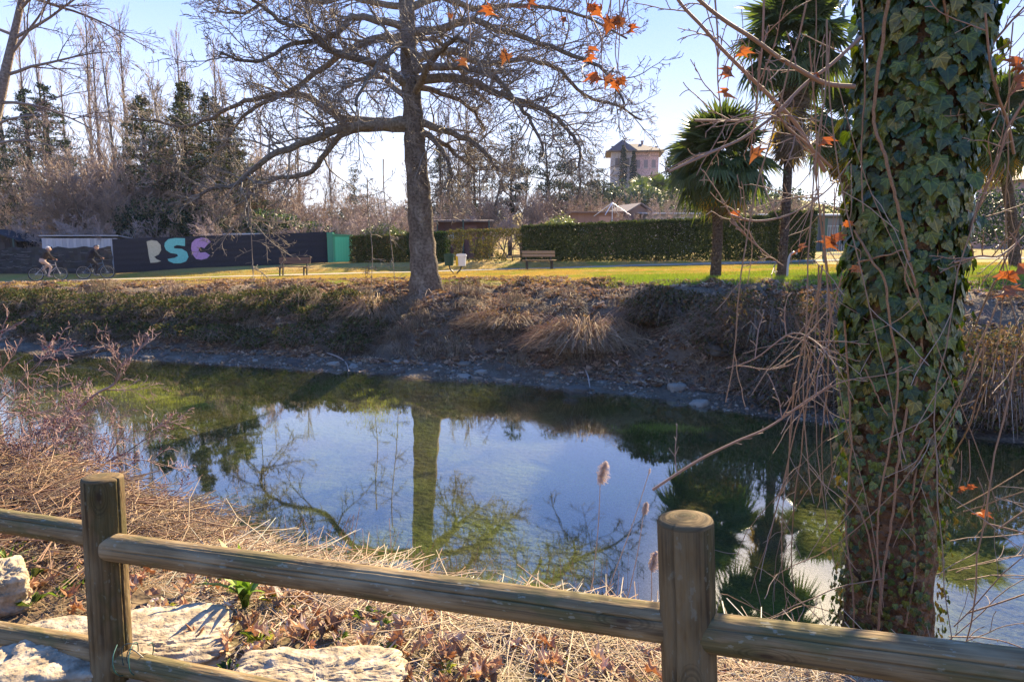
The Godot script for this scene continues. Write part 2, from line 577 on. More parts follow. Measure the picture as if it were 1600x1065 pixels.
func bush(called: String, label: String, category: String, group: String, pos: Vector3, r: Vector3, count: int, size: float, cols: Array, material: Material, stemcol := Color(0.12, 0.09, 0.07)) -> Node3D:
	var t := thing(called, label, category, pos, 0.0, group)
	var st := MB.new()
	for k in 9:
		var d := Vector3(rng.randf_range(-0.7, 0.7) * r.x, r.y * 1.6, rng.randf_range(-0.7, 0.7) * r.z)
		st.line(Vector3(rng.randf_range(-0.2, 0.2), -0.15, rng.randf_range(-0.2, 0.2)), d, 0.035, 0.008, 4, stemcol, false)
	part("stem", st.mesh(), M.twig, t)
	var b := MB.new()
	leaf_cloud(b, Vector3(0, r.y, 0), r, count, size, cols, 0.35, pos.x)
	part("foliage", b.mesh(), material, t)
	return t

func gy(x: float, d: float) -> Vector3:
	return Vector3(x, ground_at(x, d), -d)

func gpx(px: float, d: float) -> Vector3:                      # on the ground at distance d, under photo column px
	var x := (px - 800.0) / FOCAL * (d * cos(PITCH) + 0.2)
	return gy(x, d)

func where(px: float, what: String) -> String:                 # what it stands behind
	if px < 60: return what + " behind the low dark hut"
	if px < 180: return what + " behind the corrugated shed and sagging screen"
	if px < 335: return what + " behind the sprayed letters of the black screen"
	if px < 515: return what + " behind the bare end of the black screen"
	if px < 640: return what + " behind the hedge beside the green container"
	if px < 780: return what + " behind the brown hut and thin hedge"
	if px < 1000: return what + " behind the long hedge and garden huts"
	return what + " on the slope behind the palms"

func make_background() -> void:
	# rows of bare poplars
	var ga := "bare poplars in the row beyond the gardens"
	var lab := "tall narrow leafless poplar rising behind the garden trees"
	var pa := poplar("poplar_tree", lab, ga, 24.0)
	var pb := poplar("poplar_tree", lab, ga, 26.0)
	pa.position = gpx(30, 74.0); pb.position = gpx(60, 80.0)
	var spots := [[88, 84, 1.0], [118, 90, 0.92], [150, 74, 1.02], [168, 82, 1.05], [192, 79, 1.0], [214, 88, 1.12], [268, 84, 0.85], [300, 86, 1.08], [318, 92, 1.0], [352, 84, 1.0], [366, 90, 0.95], [470, 82, 0.72], [700, 96, 0.78], [717, 99, 0.72], [733, 95, 0.80], [690, 110, 0.8], [640, 105, 0.82], [520, 110, 0.75], [410, 98, 0.86]]
	for i in spots.size():
		var o := copy_of(pa if i % 2 == 0 else pb, gpx(spots[i][0], spots[i][1]), rng.randf() * TAU, spots[i][2] * rng.randf_range(0.95, 1.03), where(spots[i][0], "tall narrow leafless poplar"))
		o.scale.x *= rng.randf_range(0.85, 1.2)

	# conifers
	var cg := [Color(0.05, 0.07, 0.034), Color(0.07, 0.09, 0.042), Color(0.04, 0.055, 0.034)]
	var c1 := conifer("cedar_tree", "dark green cedar with a ragged pointed top behind the reddish thicket", "", 14.5, 5.0, cg, 0.3)
	c1.position = gpx(92, 57.0)
	copy_of(c1, gpx(20, 66.0), 2.0, 0.85, "dark green cedar beside the low hut roof behind the screen fence")
	var c2 := conifer("cedar_tree", "broad olive green cedar towering behind the graffiti screen", "", 12.0, 4.6, [Color(0.09, 0.10, 0.04), Color(0.115, 0.12, 0.05), Color(0.07, 0.08, 0.04)], 0.2, 40)
	c2.position = gpx(300, 46.5)
	copy_of(c2, gpx(368, 48.0), 1.3, 0.85, "smaller olive green cedar standing beside the broad one")
	copy_of(c1, gpx(690, 62.0), 0.7, 0.66, "dark conifer seen just beside the plane tree trunk")
	copy_of(c1, gpx(742, 70.0), 1.7, 0.80, "slender conifer behind the small bare fork-trunked tree")
	copy_of(c2, gpx(238, 50.0), 2.6, 1.0, "olive green cedar rising behind the turquoise graffiti letter")
	copy_of(c2, gpx(340, 51.0), 4.1, 1.02, "olive green cedar behind the dark bench on the lawn")
	copy_of(c1, gpx(62, 52.0), 4.0, 0.9, "dark green cedar behind the white-haired cyclist")
	# pines with open blue-green crowns on bare trunks
	var pn := thing("pine_tree", "tall pine with bare trunk and open dark crown behind the hedge", "tree", Vector3.ZERO, 0.0, "tall open-crowned pines behind the hedge")
	var tr := MB.new()
	var cr := MB.new()
	var P := bare_params(Color(0.10, 0.08, 0.07), Color(0.09, 0.07, 0.06), {"seg": [7, 4, 3], "wig": [0.03, 0.16, 0.2], "lift": [0.02, 0.03, 0.03], "sides": [7, 4, 3], "kids": [26, 5, 0], "start": [0.3, 0.3, 0], "ang": [1.2, 0.7, 0.5], "ratio": [0.2, 0.45, 0.4], "cone": 0.5})
	grow(tr, Vector3(0, -0.2, 0), Vector3.UP, 10.0, 0.2, 0, P)
	for k in 60:
		var y := rng.randf_range(3.6, 10.4)
		var rr := 0.5 + 1.5 * sin(clampf((10.9 - y) / 7.5, 0, 1) * PI)
		var a := rng.randf() * TAU
		var q := Vector3(cos(a) * rr * rng.randf_range(0.3, 1.0), y, sin(a) * rr * rng.randf_range(0.3, 1.0))
		leaf_cloud(cr, q, Vector3(0.62, 0.34, 0.62), 80, 0.085, [Color(0.06, 0.075, 0.055), Color(0.08, 0.095, 0.06), Color(0.05, 0.06, 0.05)], 0.1, k)
	part("trunk", tr.mesh(), M.bark, pn)
	part("crown", cr.mesh(), M.needle, pn)
	pn.position = gpx(797, 57.0)
	for s in [[862, 58, 1.0], [912, 66, 0.9], [560, 72, 0.85], [935, 74, 0.82]]: copy_of(pn, gpx(s[0], s[1]), rng.randf() * TAU, s[2], where(s[0], "tall dark open-crowned pine"))

	# bare garden trees and thickets
	var tan_ := bare_params(Color(0.17, 0.13, 0.10), Color(0.33, 0.24, 0.175), {"kids": [16, 9, 8, 0], "lift": [0.05, 0.05, 0.03, 0.02]})
	var th := bare_tree("bare_tree", "reddish brown twiggy bare tree behind the dark screen fence", "bare garden trees behind the fences", 7.0, 0.10, tan_, Vector3.ZERO, 4)
	th.position = gpx(150, 47.0)
	tag(th, "reddish brown many-stemmed bare tree behind the garden fences", "tree", "bare garden trees behind the fences")
	for s in [[105, 48, 0.98], [195, 49, 1.05], [240, 51, 1.1], [245, 46, 0.75], [335, 53, 1.2], [60, 50, 0.85], [355, 46, 0.72], [310, 45, 0.66], [25, 52, 1.1], [225, 45, 0.6], [262, 50, 1.2], [395, 54, 1.1], [178, 47, 0.9], [395, 52, 0.8], [590, 54, 0.7], [620, 50, 0.62], [900, 56, 0.6], [950, 60, 0.66], [715, 52, 0.62], [760, 56, 0.7], [820, 54, 0.66], [860, 52, 0.6], [560, 50, 0.58], [480, 52, 0.62], [440, 50, 0.6], [1030, 62, 0.66], [1180, 60, 0.62], [1270, 62, 0.6]]:
		copy_of(th, gpx(s[0], s[1]), rng.randf() * TAU, s[2], where(s[0], "reddish brown many-stemmed bare tree"))
	var gr := bare_params(Color(0.15, 0.125, 0.095), Color(0.26, 0.205, 0.15), {"ang": [0.6, 0.6, 0.7, 0.6], "kids": [12, 8, 7, 0]})
	var fk := bare_tree("bare_tree", "", "", 8.0, 0.16, gr)
	tag(fk, "grey brown single-trunk bare tree behind the gardens", "tree", "single-trunk bare trees")
	fk.position = gpx(768, 54.0)
	for s in [[210, 60, 1.4], [262, 58, 1.5], [238, 56, 1.45], [318, 57, 1.4], [380, 60, 1.2], [140, 64, 1.2], [40, 62, 1.2], [450, 58, 0.75], [505, 60, 0.8], [830, 62, 0.85], [890, 64, 1.0], [5, 58, 1.3], [1060, 70, 0.9], [680, 58, 0.7], [725, 60, 0.62], [705, 66, 1.05], [755, 68, 1.15], [815, 66, 1.1], [850, 70, 1.1], [905, 72, 1.0], [640, 64, 0.85], [560, 62, 0.75], [880, 60, 0.85], [945, 66, 0.85], [470, 64, 0.7], [600, 60, 0.7]]:
		copy_of(fk, gpx(s[0], s[1]), rng.randf() * TAU, s[2], where(s[0], "grey brown single-trunk bare tree"))
	# apple-like shrubs with pale twigs near the green container
	var sh := bare_params(Color(0.2, 0.15, 0.12), Color(0.36, 0.27, 0.22), {"wig": [0.15, 0.25, 0.3, 0.3], "ang": [0.9, 0.8, 0.8, 0.7], "kids": [12, 8, 6, 0], "rmin": 0.009})
	var ap := bare_tree("fruit_tree", "small pale-twigged bare fruit tree in the gardens behind the fences", "small bare fruit trees", 3.4, 0.07, sh, Vector3.ZERO, 3)
	tag(ap, "small pale-twigged bare fruit tree in the gardens behind the fences", "tree", "small bare fruit trees")
	ap.position = gpx(588, 43.0)
	for s in [[150, 41.5, 0.9], [110, 42, 0.85], [500, 43, 0.95], [205, 42, 0.8], [575, 44, 0.85], [65, 43, 0.9], [1010, 44, 0.9], [1050, 46, 0.8], [650, 46, 0.9], [740, 46, 0.8], [790, 48, 0.85], [845, 47, 0.75], [420, 44, 0.75], [285, 43, 0.9], [340, 42, 0.85]]:
		copy_of(ap, gpx(s[0], s[1]), rng.randf() * TAU, s[2], where(s[0], "small pale-twigged bare fruit tree"))

	# evergreen shrubs
	var dk := [Color(0.03, 0.05, 0.02), Color(0.045, 0.075, 0.025), Color(0.025, 0.04, 0.02)]
	var lt := [Color(0.10, 0.14, 0.035), Color(0.07, 0.11, 0.03), Color(0.14, 0.16, 0.05)]
	bush("laurel_bush", "dark glossy evergreen bush behind the purple graffiti letter", "bush", "", gpx(250, 44.0), Vector3(3.0, 2.1, 1.5), 8000, 0.09, dk, M.fol)
	bush("laurel_bush", "dark glossy evergreen bush reaching over the black screen", "bush", "", gpx(318, 45.0), Vector3(2.6, 1.9, 1.4), 7000, 0.09, dk, M.fol)
	bush("laurel_bush", "sunlit laurel bush above the bare end of the black screen", "bush", "", gpx(425, 46.0), Vector3(2.6, 1.8, 1.5), 6500, 0.11, [Color(0.05, 0.09, 0.025), Color(0.075, 0.12, 0.03), Color(0.03, 0.05, 0.02)], M.fol)
	bush("laurel_bush", "laurel bush with yellowish tips beside the green container", "bush", "", gpx(488, 47.0), Vector3(2.0, 1.4, 1.3), 4500, 0.10, [Color(0.06, 0.09, 0.025), Color(0.09, 0.13, 0.035), Color(0.03, 0.05, 0.02)], M.fol)
	bush("garden_bush", "light green bush left of the plane tree trunk", "bush", "", gpx(600, 42.0), Vector3(1.6, 1.2, 1.0), 3000, 0.07, lt, M.fol)
	bush("garden_bush", "pale yellow-green rounded bush rising above the hedge", "bush", "", gpx(876, 43.0), Vector3(1.2, 1.35, 1.0), 3200, 0.07, [Color(0.20, 0.22, 0.09), Color(0.14, 0.17, 0.06), Color(0.26, 0.25, 0.12)], M.fol)
	bush("garden_bush", "blue-green conifer bush far behind the hedge", "bush", "", gpx(855, 62.0), Vector3(2.4, 2.6, 2.0), 5000, 0.11, [Color(0.03, 0.055, 0.05), Color(0.045, 0.07, 0.06)], M.needle)
	bush("garden_bush", "grey green bush beneath the house on the hill", "bush", "", gpx(985, 90.0), Vector3(5.0, 3.6, 3.0), 7000, 0.2, [Color(0.08, 0.10, 0.05), Color(0.11, 0.12, 0.07), Color(0.06, 0.08, 0.05)], M.fol)
	bush("garden_bush", "dark rounded evergreen on the hill beside the house", "bush", "", gpx(1066, 120.0), Vector3(3.6, 4.6, 3.0), 6000, 0.25, [Color(0.03, 0.05, 0.03), Color(0.045, 0.065, 0.035)], M.needle)
	bush("garden_bush", "olive green bush on the slope below the hillside house", "bush", "", gpx(925, 85.0), Vector3(5.5, 4.0, 3.0), 7000, 0.2, [Color(0.07, 0.085, 0.05), Color(0.09, 0.10, 0.06), Color(0.05, 0.07, 0.045)], M.needle)
	bush("garden_bush", "broad grey green bush on the slope behind the palms", "bush", "", gpx(1180, 75.0), Vector3(6.5, 3.4, 3.0), 8000, 0.18, [Color(0.07, 0.09, 0.05), Color(0.10, 0.115, 0.06), Color(0.05, 0.07, 0.05)], M.fol)
	bush("garden_bush", "low grey green bush on the slope between palm trunks", "bush", "", gpx(1100, 68.0), Vector3(4.5, 2.6, 3.0), 6000, 0.16, [Color(0.08, 0.10, 0.05), Color(0.12, 0.13, 0.07), Color(0.06, 0.08, 0.05)], M.fol)
	bush("garden_bush", "dark evergreen shrub row behind the ivy-clad trunk", "bush", "", gpx(1400, 55.0), Vector3(7.0, 2.2, 2.0), 7000, 0.14, dk, M.fol)
	bush("garden_bush", "dark evergreen shrub beyond the lawn under the far palms", "bush", "", gpx(1590, 48.0), Vector3(5.0, 2.2, 2.0), 6000, 0.12, dk, M.fol)
	bush("garden_bush", "tall grey green wood edge left of the hillside house", "bush", "", gpx(700, 92.0), Vector3(9.0, 3.2, 3.0), 9000, 0.22, [Color(0.07, 0.075, 0.05), Color(0.09, 0.09, 0.06), Color(0.05, 0.06, 0.045)], M.needle)
	bush("garden_bush", "dull green wood edge behind the laurel bushes", "bush", "", gpx(500, 88.0), Vector3(10.0, 3.0, 3.0), 9000, 0.22, [Color(0.07, 0.08, 0.05), Color(0.09, 0.09, 0.06), Color(0.05, 0.06, 0.045)], M.needle)
	bush("garden_bush", "dull green wood edge at the foot of the poplars", "bush", "", gpx(150, 78.0), Vector3(18.0, 3.4, 3.0), 12000, 0.24, [Color(0.07, 0.07, 0.05), Color(0.09, 0.08, 0.06), Color(0.05, 0.055, 0.045)], M.needle)

# ---------------------------------------------------------------- the big plane tree on the far bank
func make_plane_tree() -> void:
	var D := 22.0
	var base := at(668, 462, D)
	base.y = ground_at(base.x, D) - 0.1
	var t := thing("plane_tree", "large bare plane tree with spreading crooked limbs on the far bank", "tree", base)
	var bark := Color(0.19, 0.155, 0.12)
	var limbc := Color(0.30, 0.245, 0.17)
	var twigc := Color(0.17, 0.135, 0.105)
	var trunk := MB.new()
	var tp := [base, at(664, 430, D), at(660, 380, D), at(655, 310, D), at(649, 240, D), at(646, 190, D), at(641, 120, D), at(637, 50, D), at(634, -40, D), at(632, -140, D), at(640, -260, D), at(636, -380, D)]
	var tpts := smoothpath(tp, 6)
	for i in tpts.size(): tpts[i] -= base
	var rad := PackedFloat32Array()
	for i in tpts.size():
		var y := tpts[i].y
		var r := 0.42 + 0.42 * exp(-y * 2.6) if y < 5.2 else 0.32
		r = lerpf(0.44, 0.22, clampf(y / 9.5, 0, 1)) + 0.20 * exp(-y * 2.4)
		if y > 9.5: r = lerpf(0.22, 0.04, (y - 9.5) / 7.5)
		rad.append(r * (1.0 + 0.05 * sin(i * 1.7)))
	trunk.tube(tpts, rad, 20, bark)
	for i in trunk.v.size():                                       # lumpy bark, flaring roots
		var p := trunk.v[i]
		var k := 0.035 * n_fine.get_noise_3d(p.x * 2.0, p.y * 0.8, p.z * 2.0)
		if p.y < 0.9: k += 0.10 * (0.9 - p.y) * maxf(0.0, sin(atan2(p.z, p.x) * 5.0))
		trunk.v[i] = p + trunk.n[i] * k
		var f := n_fine.get_noise_3d(p.x * 1.3 + 7.0, p.y * 1.1, p.z * 1.3)
		trunk.c[i] = bark.lerp(Color(0.40, 0.35, 0.28), clampf(f * 2.2 - 0.1, 0.0, 0.75))
	part("trunk", trunk.mesh(), M.bark, t)

	# main limbs traced from the photograph; the last number of a point bends the limb nearer (+) or farther (-)
	var limbs := [
		[0.15, [646, 195, 0], [600, 195, 0.3], [550, 198, 0.7], [516, 206, 1.0], [464, 227, 1.5], [423, 241, 1.9], [388, 272, 2.1], [368, 289, 2.3], [327, 296, 2.5], [305, 311, 2.6]],
		[0.12, [646, 200, 0], [600, 200, 0.2], [550, 204, 0.2], [516, 227, 0.1], [488, 268, 0], [437, 278, -0.2], [399, 292, -0.3], [385, 318, -0.3], [390, 350, -0.2]],
		[0.13, [645, 188, 0], [596, 190, -0.4], [550, 186, -0.8], [516, 175, -1.2], [481, 151, -1.6], [447, 148, -1.9], [406, 151, -2.2], [361, 168, -2.5], [327, 186, -2.8], [285, 198, -3], [241, 189, -3.1], [206, 186, -3.2]],
		[0.13, [640, 135, 0], [604, 110, 0.6], [579, 96, 0.9], [550, 89, 1.3], [516, 79, 1.6], [491, 58, 1.9], [474, 41, 2.1], [447, 38, 2.3], [423, 20, 2.5], [395, 0, 2.8], [370, -30, 3.0]],
		[0.13, [638, 57, 0], [586, 62, -0.5], [551, 76, -0.8], [500, 107, -1.3], [457, 141, -1.7], [400, 165, -2.2], [365, 200, -2.4], [350, 230, -2.5]],
		[0.11, [637, 45, 0], [589, 31, 0.5], [551, 27, 0.8], [527, 52, 1.1], [500, 65, 1.4], [460, 66, 1.8], [420, 90, 2.2], [380, 95, 2.5], [345, 82, 2.8]],
		[0.10, [636, 10, 0], [590, 6, -0.6], [540, -5, -1.0], [490, 5, -1.5], [440, -12, -2.0], [380, 20, -2.4], [335, 15, -2.8]],
		[0.12, [650, 188, 0], [692, 203, 0.4], [741, 223, 0.8], [765, 247, 1.0], [778, 268, 1.1]],
		[0.11, [652, 204, 0], [686, 220, -0.4], [713, 241, -0.7], [747, 270, -0.9]],
		[0.09, [654, 206, 0], [672, 212, 0.5], [696, 244, 0.8], [705, 271, 0.9], [704, 285, 0.9]],
		[0.14, [645, 127, 0], [692, 120, 0.5], [727, 125, 0.8], [761, 137, 1.1], [799, 155, 1.5], [844, 168, 1.9], [878, 192, 2.2], [902, 223, 2.4], [905, 262, 2.5]],
		[0.11, [645, 133, 0], [665, 137, -0.3], [699, 148, -0.6], [734, 168, -0.9], [758, 203, -1.1]],
		[0.13, [642, 96, 0], [686, 82, -0.4], [720, 82, -0.7], [747, 100, -1.0], [782, 96, -1.4], [830, 93, -1.9], [878, 113, -2.3], [912, 148, -2.6], [964, 165, -3.0], [1002, 189, -3.3]],
		[0.12, [639, 50, 0], [692, 45, 0.5], [734, 31, 0.9], [775, 45, 1.3], [827, 62, 1.8], [895, 86, 2.4], [947, 113, 2.8], [975, 160, 3.0]],
		[0.12, [642, 110, 0], [692, 103, 0.9], [734, 107, 1.5], [775, 122, 2.0], [805, 160, 2.3], [830, 190, 2.6], [850, 235, 2.8]],
		[0.11, [637, 14, 0], [690, -5, -0.5], [740, 12, -1.0], [800, 10, -1.6], [860, 12, -2.1], [920, 28, -2.6], [980, 60, -3.0]],
		[0.10, [645, 165, 0], [610, 130, -1.5], [590, 120, -2.8], [560, 125, -3.6], [535, 140, -4.2]],
		[0.10, [645, 150, 0], [672, 100, 1.5], [700, 70, 2.8], [715, 60, 3.6], [740, 70, 4.2]],
		[0.10, [640, 90, 0], [625, 70, 1.6], [600, 90, 3.0], [570, 130, 4.0], [555, 165, 4.6]],
		[0.10, [640, 80, 0], [655, 60, -1.6], [690, 70, -3.0], [740, 140, -4.2], [770, 165, -4.8]],
		[0.10, [634, -60, 0], [590, -110, 0.8], [530, -130, 1.4], [470, -150, 2.0], [420, -130, 2.6]],
		[0.10, [634, -60, 0], [690, -110, -0.8], [750, -120, -1.4], [810, -140, -2.0], [870, -110, -2.6]],
		[0.09, [634, -160, 0], [600, -240, -0.8], [560, -280, -1.4], [520, -330, -2.0]],
		[0.09, [634, -160, 0], [690, -230, 0.8], [730, -270, 1.4], [780, -300, 2.0]],
	]
	var P := {"seg": [7, 5, 4], "wig": [0.24, 0.28, 0.3], "lift": [0.02, 0.015, 0.01], "sides": [5, 4, 3], "kids": [7, 5, 0], "start": [0.2, 0.2, 0], "ang": [0.8, 0.8, 0.7], "ratio": [0.5, 0.5, 0.5], "col": [limbc.lerp(twigc, 0.5), twigc, twigc], "rmin": 0.0075, "end": 0.2, "thin": 0.5}
	var balls := MB.new()
	var ball := MB.new()
	for k in limbs.size():
		var L: Array = limbs[k]
		var raw := []
		for i in range(1, L.size()):
			raw.append(at(L[i][0], L[i][1], D - L[i][2]) - base)
		var pts := smoothpath(raw, 4)
		for i in range(2, pts.size()): pts[i] += rv(0.035)
		var r0: float = L[0]
		var b := MB.new()
		b.tube(pts, taper(pts.size(), r0 * 1.12, 0.032, 0.9), 9, limbc, twigc)
		var limb := part("limb", b.mesh(), M.bark, t)
		var tw := MB.new()
		var total := 0.0
		for i in range(1, pts.size()): total += pts[i].distance_to(pts[i - 1])
		var n := int(total * 3.8) + 3
		for j in n:
			var f := lerpf(0.16, 1.0, (j + rng.randf()) / n)
			var q := f * (pts.size() - 1)
			var i := mini(int(q), pts.size() - 2)
			var p := pts[i].lerp(pts[i + 1], q - i)
			var d := (pts[i + 1] - pts[i]).normalized()
			var side := d.cross(rv()).normalized()
			if rng.randf() < 0.5: side.y = absf(side.y)
			var nd := (d * rng.randf_range(0.3, 0.9) + side * rng.randf_range(0.6, 1.0)).normalized()
			var l := rng.randf_range(0.7, 2.3) * (1.1 - 0.35 * f)
			P.lift[0] = 0.05 if rng.randf() < 0.6 else -0.07
			P.lift[1] = -0.02 if rng.randf() < 0.5 else 0.03
			grow(tw, p, nd, l, lerpf(r0 * 0.35, 0.018, f), 0, P)
		# a few long thin hangers
		for j in 3:
			var i := rng.randi_range(int(pts.size() * 0.4), pts.size() - 2)
			var pp := pts[i]
			var d := Vector3(rng.randf_range(-0.6, 0.6), -0.3, rng.randf_range(-0.6, 0.6)).normalized()
			P.lift[0] = -0.12
			grow(tw, pp, d, rng.randf_range(1.0, 2.2), 0.02, 0, P)
		part("twigs", tw.mesh(), M.twig, limb)
		# round seed balls on threads
		var sb := MB.new()
		for j in int(12 + total * 3):
			var v0 := tw.v[rng.randi() % tw.v.size()]
			var drop := rng.randf_range(0.05, 0.14)
			sb.line(v0, v0 - Vector3(0, drop, 0), 0.003, 0.003, 3, twigc, false)
			octa(sb, v0 - Vector3(0, drop + 0.018, 0), 0.019, Color(0.12, 0.08, 0.06))
		var so := part("seed_balls", sb.mesh(), M.twig, limb)
		so.set_meta("kind", "stuff")
	# hanging curtain of thin shoots over the bank at the left of the trunk, down to the ground
	for spot in [[390, 300, 395, 425], [575, 330, 580, 450], [600, 300, 618, 455]]:
		var a := at(spot[0], spot[1], D - 0.3) - base
		var e := at(spot[2], spot[3], D - 0.5) - base
		var hb := MB.new()
		P.lift[0] = -0.02
		var pth := smoothpath([a + Vector3(0, 1.0, 0), a, a.lerp(e, 0.5) + rv(0.15), e], 5)
		hb.tube(pth, taper(pth.size(), 0.022, 0.01), 4, twigc)
		for j in 16:
			var p := pth[rng.randi_range(4, pth.size() - 1)]
			grow(hb, p, Vector3(rng.randf_range(-1, 1), rng.randf_range(-0.5, 0.3), rng.randf_range(-1, 1)).normalized(), rng.randf_range(0.3, 0.8), 0.010, 1, P)
		part("hanging_shoot", hb.mesh(), M.twig, t)

func octa(b: MB, c: Vector3, r: float, col: Color) -> void:
	var p := [Vector3.RIGHT, Vector3.UP, Vector3.LEFT, Vector3.DOWN, Vector3.BACK, Vector3.FORWARD]
	for f in [[0, 1, 4], [1, 2, 4], [2, 3, 4], [3, 0, 4], [1, 0, 5], [2, 1, 5], [3, 2, 5], [0, 3, 5]]:
		b.tri(c + p[f[0]] * r, c + p[f[2]] * r, c + p[f[1]] * r, col)

# ---------------------------------------------------------------- pale bare tree leaning in at the left edge
func make_left_tree() -> void:
	var D := 24.0
	var base := gpx(-45, D)
	var t := thing("bare_plane_tree", "pale-barked bare tree leaning up beside the screen fence", "tree", base)
	var tr := MB.new()
	var raw := [base - Vector3(0, 0.15, 0), at(-38, 340, D), at(-20, 230, D), at(0, 148, D), at(10, 103, D), at(21, 55, D), at(33, 0, D), at(50, -80, D), at(60, -180, D)]
	var pts := smoothpath(raw, 4)
	for i in pts.size(): pts[i] -= base
	tr.tube(pts, taper(pts.size(), 0.24, 0.05), 10, Color(0.34, 0.29, 0.24), Color(0.25, 0.2, 0.17))
	part("trunk", tr.mesh(), M.bark, t)
	var P := {"seg": [8, 5, 4, 3], "wig": [0.10, 0.14, 0.18, 0.2], "lift": [-0.03, -0.03, -0.04, -0.04], "sides": [5, 4, 3, 3], "kids": [9, 7, 4, 0], "start": [0.2, 0.2, 0.2, 0], "ang": [0.7, 0.65, 0.6, 0.6], "ratio": [0.45, 0.5, 0.5, 0.4], "col": [Color(0.2, 0.16, 0.13), Color(0.14, 0.10, 0.09), Color(0.14, 0.10, 0.09), Color(0.14, 0.10, 0.09)], "rmin": 0.007, "end": 0.2, "thin": 0.5}
	for s in [[20, 60, 0.9, 0.25, 4.0], [5, 118, 1.0, 0.1, 4.0], [-5, 160, 1.0, -0.12, 4.2], [28, 18, 0.9, 0.15, 3.6], [40, -40, 1.0, 0.2, 3.6], [45, -70, 0.9, -0.25, 4.0], [-12, 200, 1.0, 0.15, 3.6], [12, 90, 0.7, 0.5, 3.4], [36, -10, 0.5, -0.3, 3.8], [-18, 225, 0.9, -0.2, 3.4]]:
		var b := MB.new()
		grow(b, at(s[0], s[1], D) - base, Vector3(s[2], s[3] + 0.2, rng.randf_range(-0.5, 0.8)).normalized(), s[4], 0.06, 0, P)
		part("limb", b.mesh(), M.twig, t)
	for s in [[-20, 230], [0, 148], [21, 55], [33, 0]]:
		var b := MB.new()
		grow(b, at(s[0], s[1], D) - base, Vector3(-1, 0.5, rng.randf_range(-0.6, 0.6)).normalized(), 3.5, 0.06, 0, P)
		part("limb", b.mesh(), M.twig, t)

# ---------------------------------------------------------------- palms
func fan_leaf(r: float, pet: float, droop: float, green: Color, tip: Color, nfin := 30) -> MB:
	# petiole along +y from the origin, blade in the xy plane facing +z, drooping to -z
	var b := MB.new()
	b.line(Vector3.ZERO, Vector3(0, pet, 0), 0.014, 0.009, 4, green * 0.9, false)
	var c := Vector3(0, pet, 0)
	for i in nfin:
		var a := lerpf(-2.35, 2.35, (i + 0.5) / nfin)
		var d := Vector3(sin(a), cos(a), 0)
		var l := r * (0.78 + 0.22 * cos(a * 0.6)) * rng.randf_range(0.88, 1.06)
		var w := r * 0.052
		var side := Vector3(cos(a), -sin(a), 0)
		var mid := c + d * l * 0.48 + Vector3(0, 0, -droop * 0.12 * r)
		var end := c + d * l + Vector3(rng.randf_range(-0.04, 0.04), 0, -droop * rng.randf_range(0.3, 0.62) * r)
		var col := vary(green, 0.18)
		var t2 := col.lerp(tip, rng.randf_range(0.05, 0.35))
		var up := Vector3(0, 0, w * 0.5)
		b.quad(c, mid - side * w - up, mid + up, c + d * 0.01, col)
		b.quad(c, mid + up, mid + side * w - up, c + d * 0.01, col)
		b.tri(mid - side * w - up, end, mid + up, t2)
		b.tri(mid + up, end, mid + side * w - up, t2)
	return b

var frond_meshes := []
var dead_meshes := []

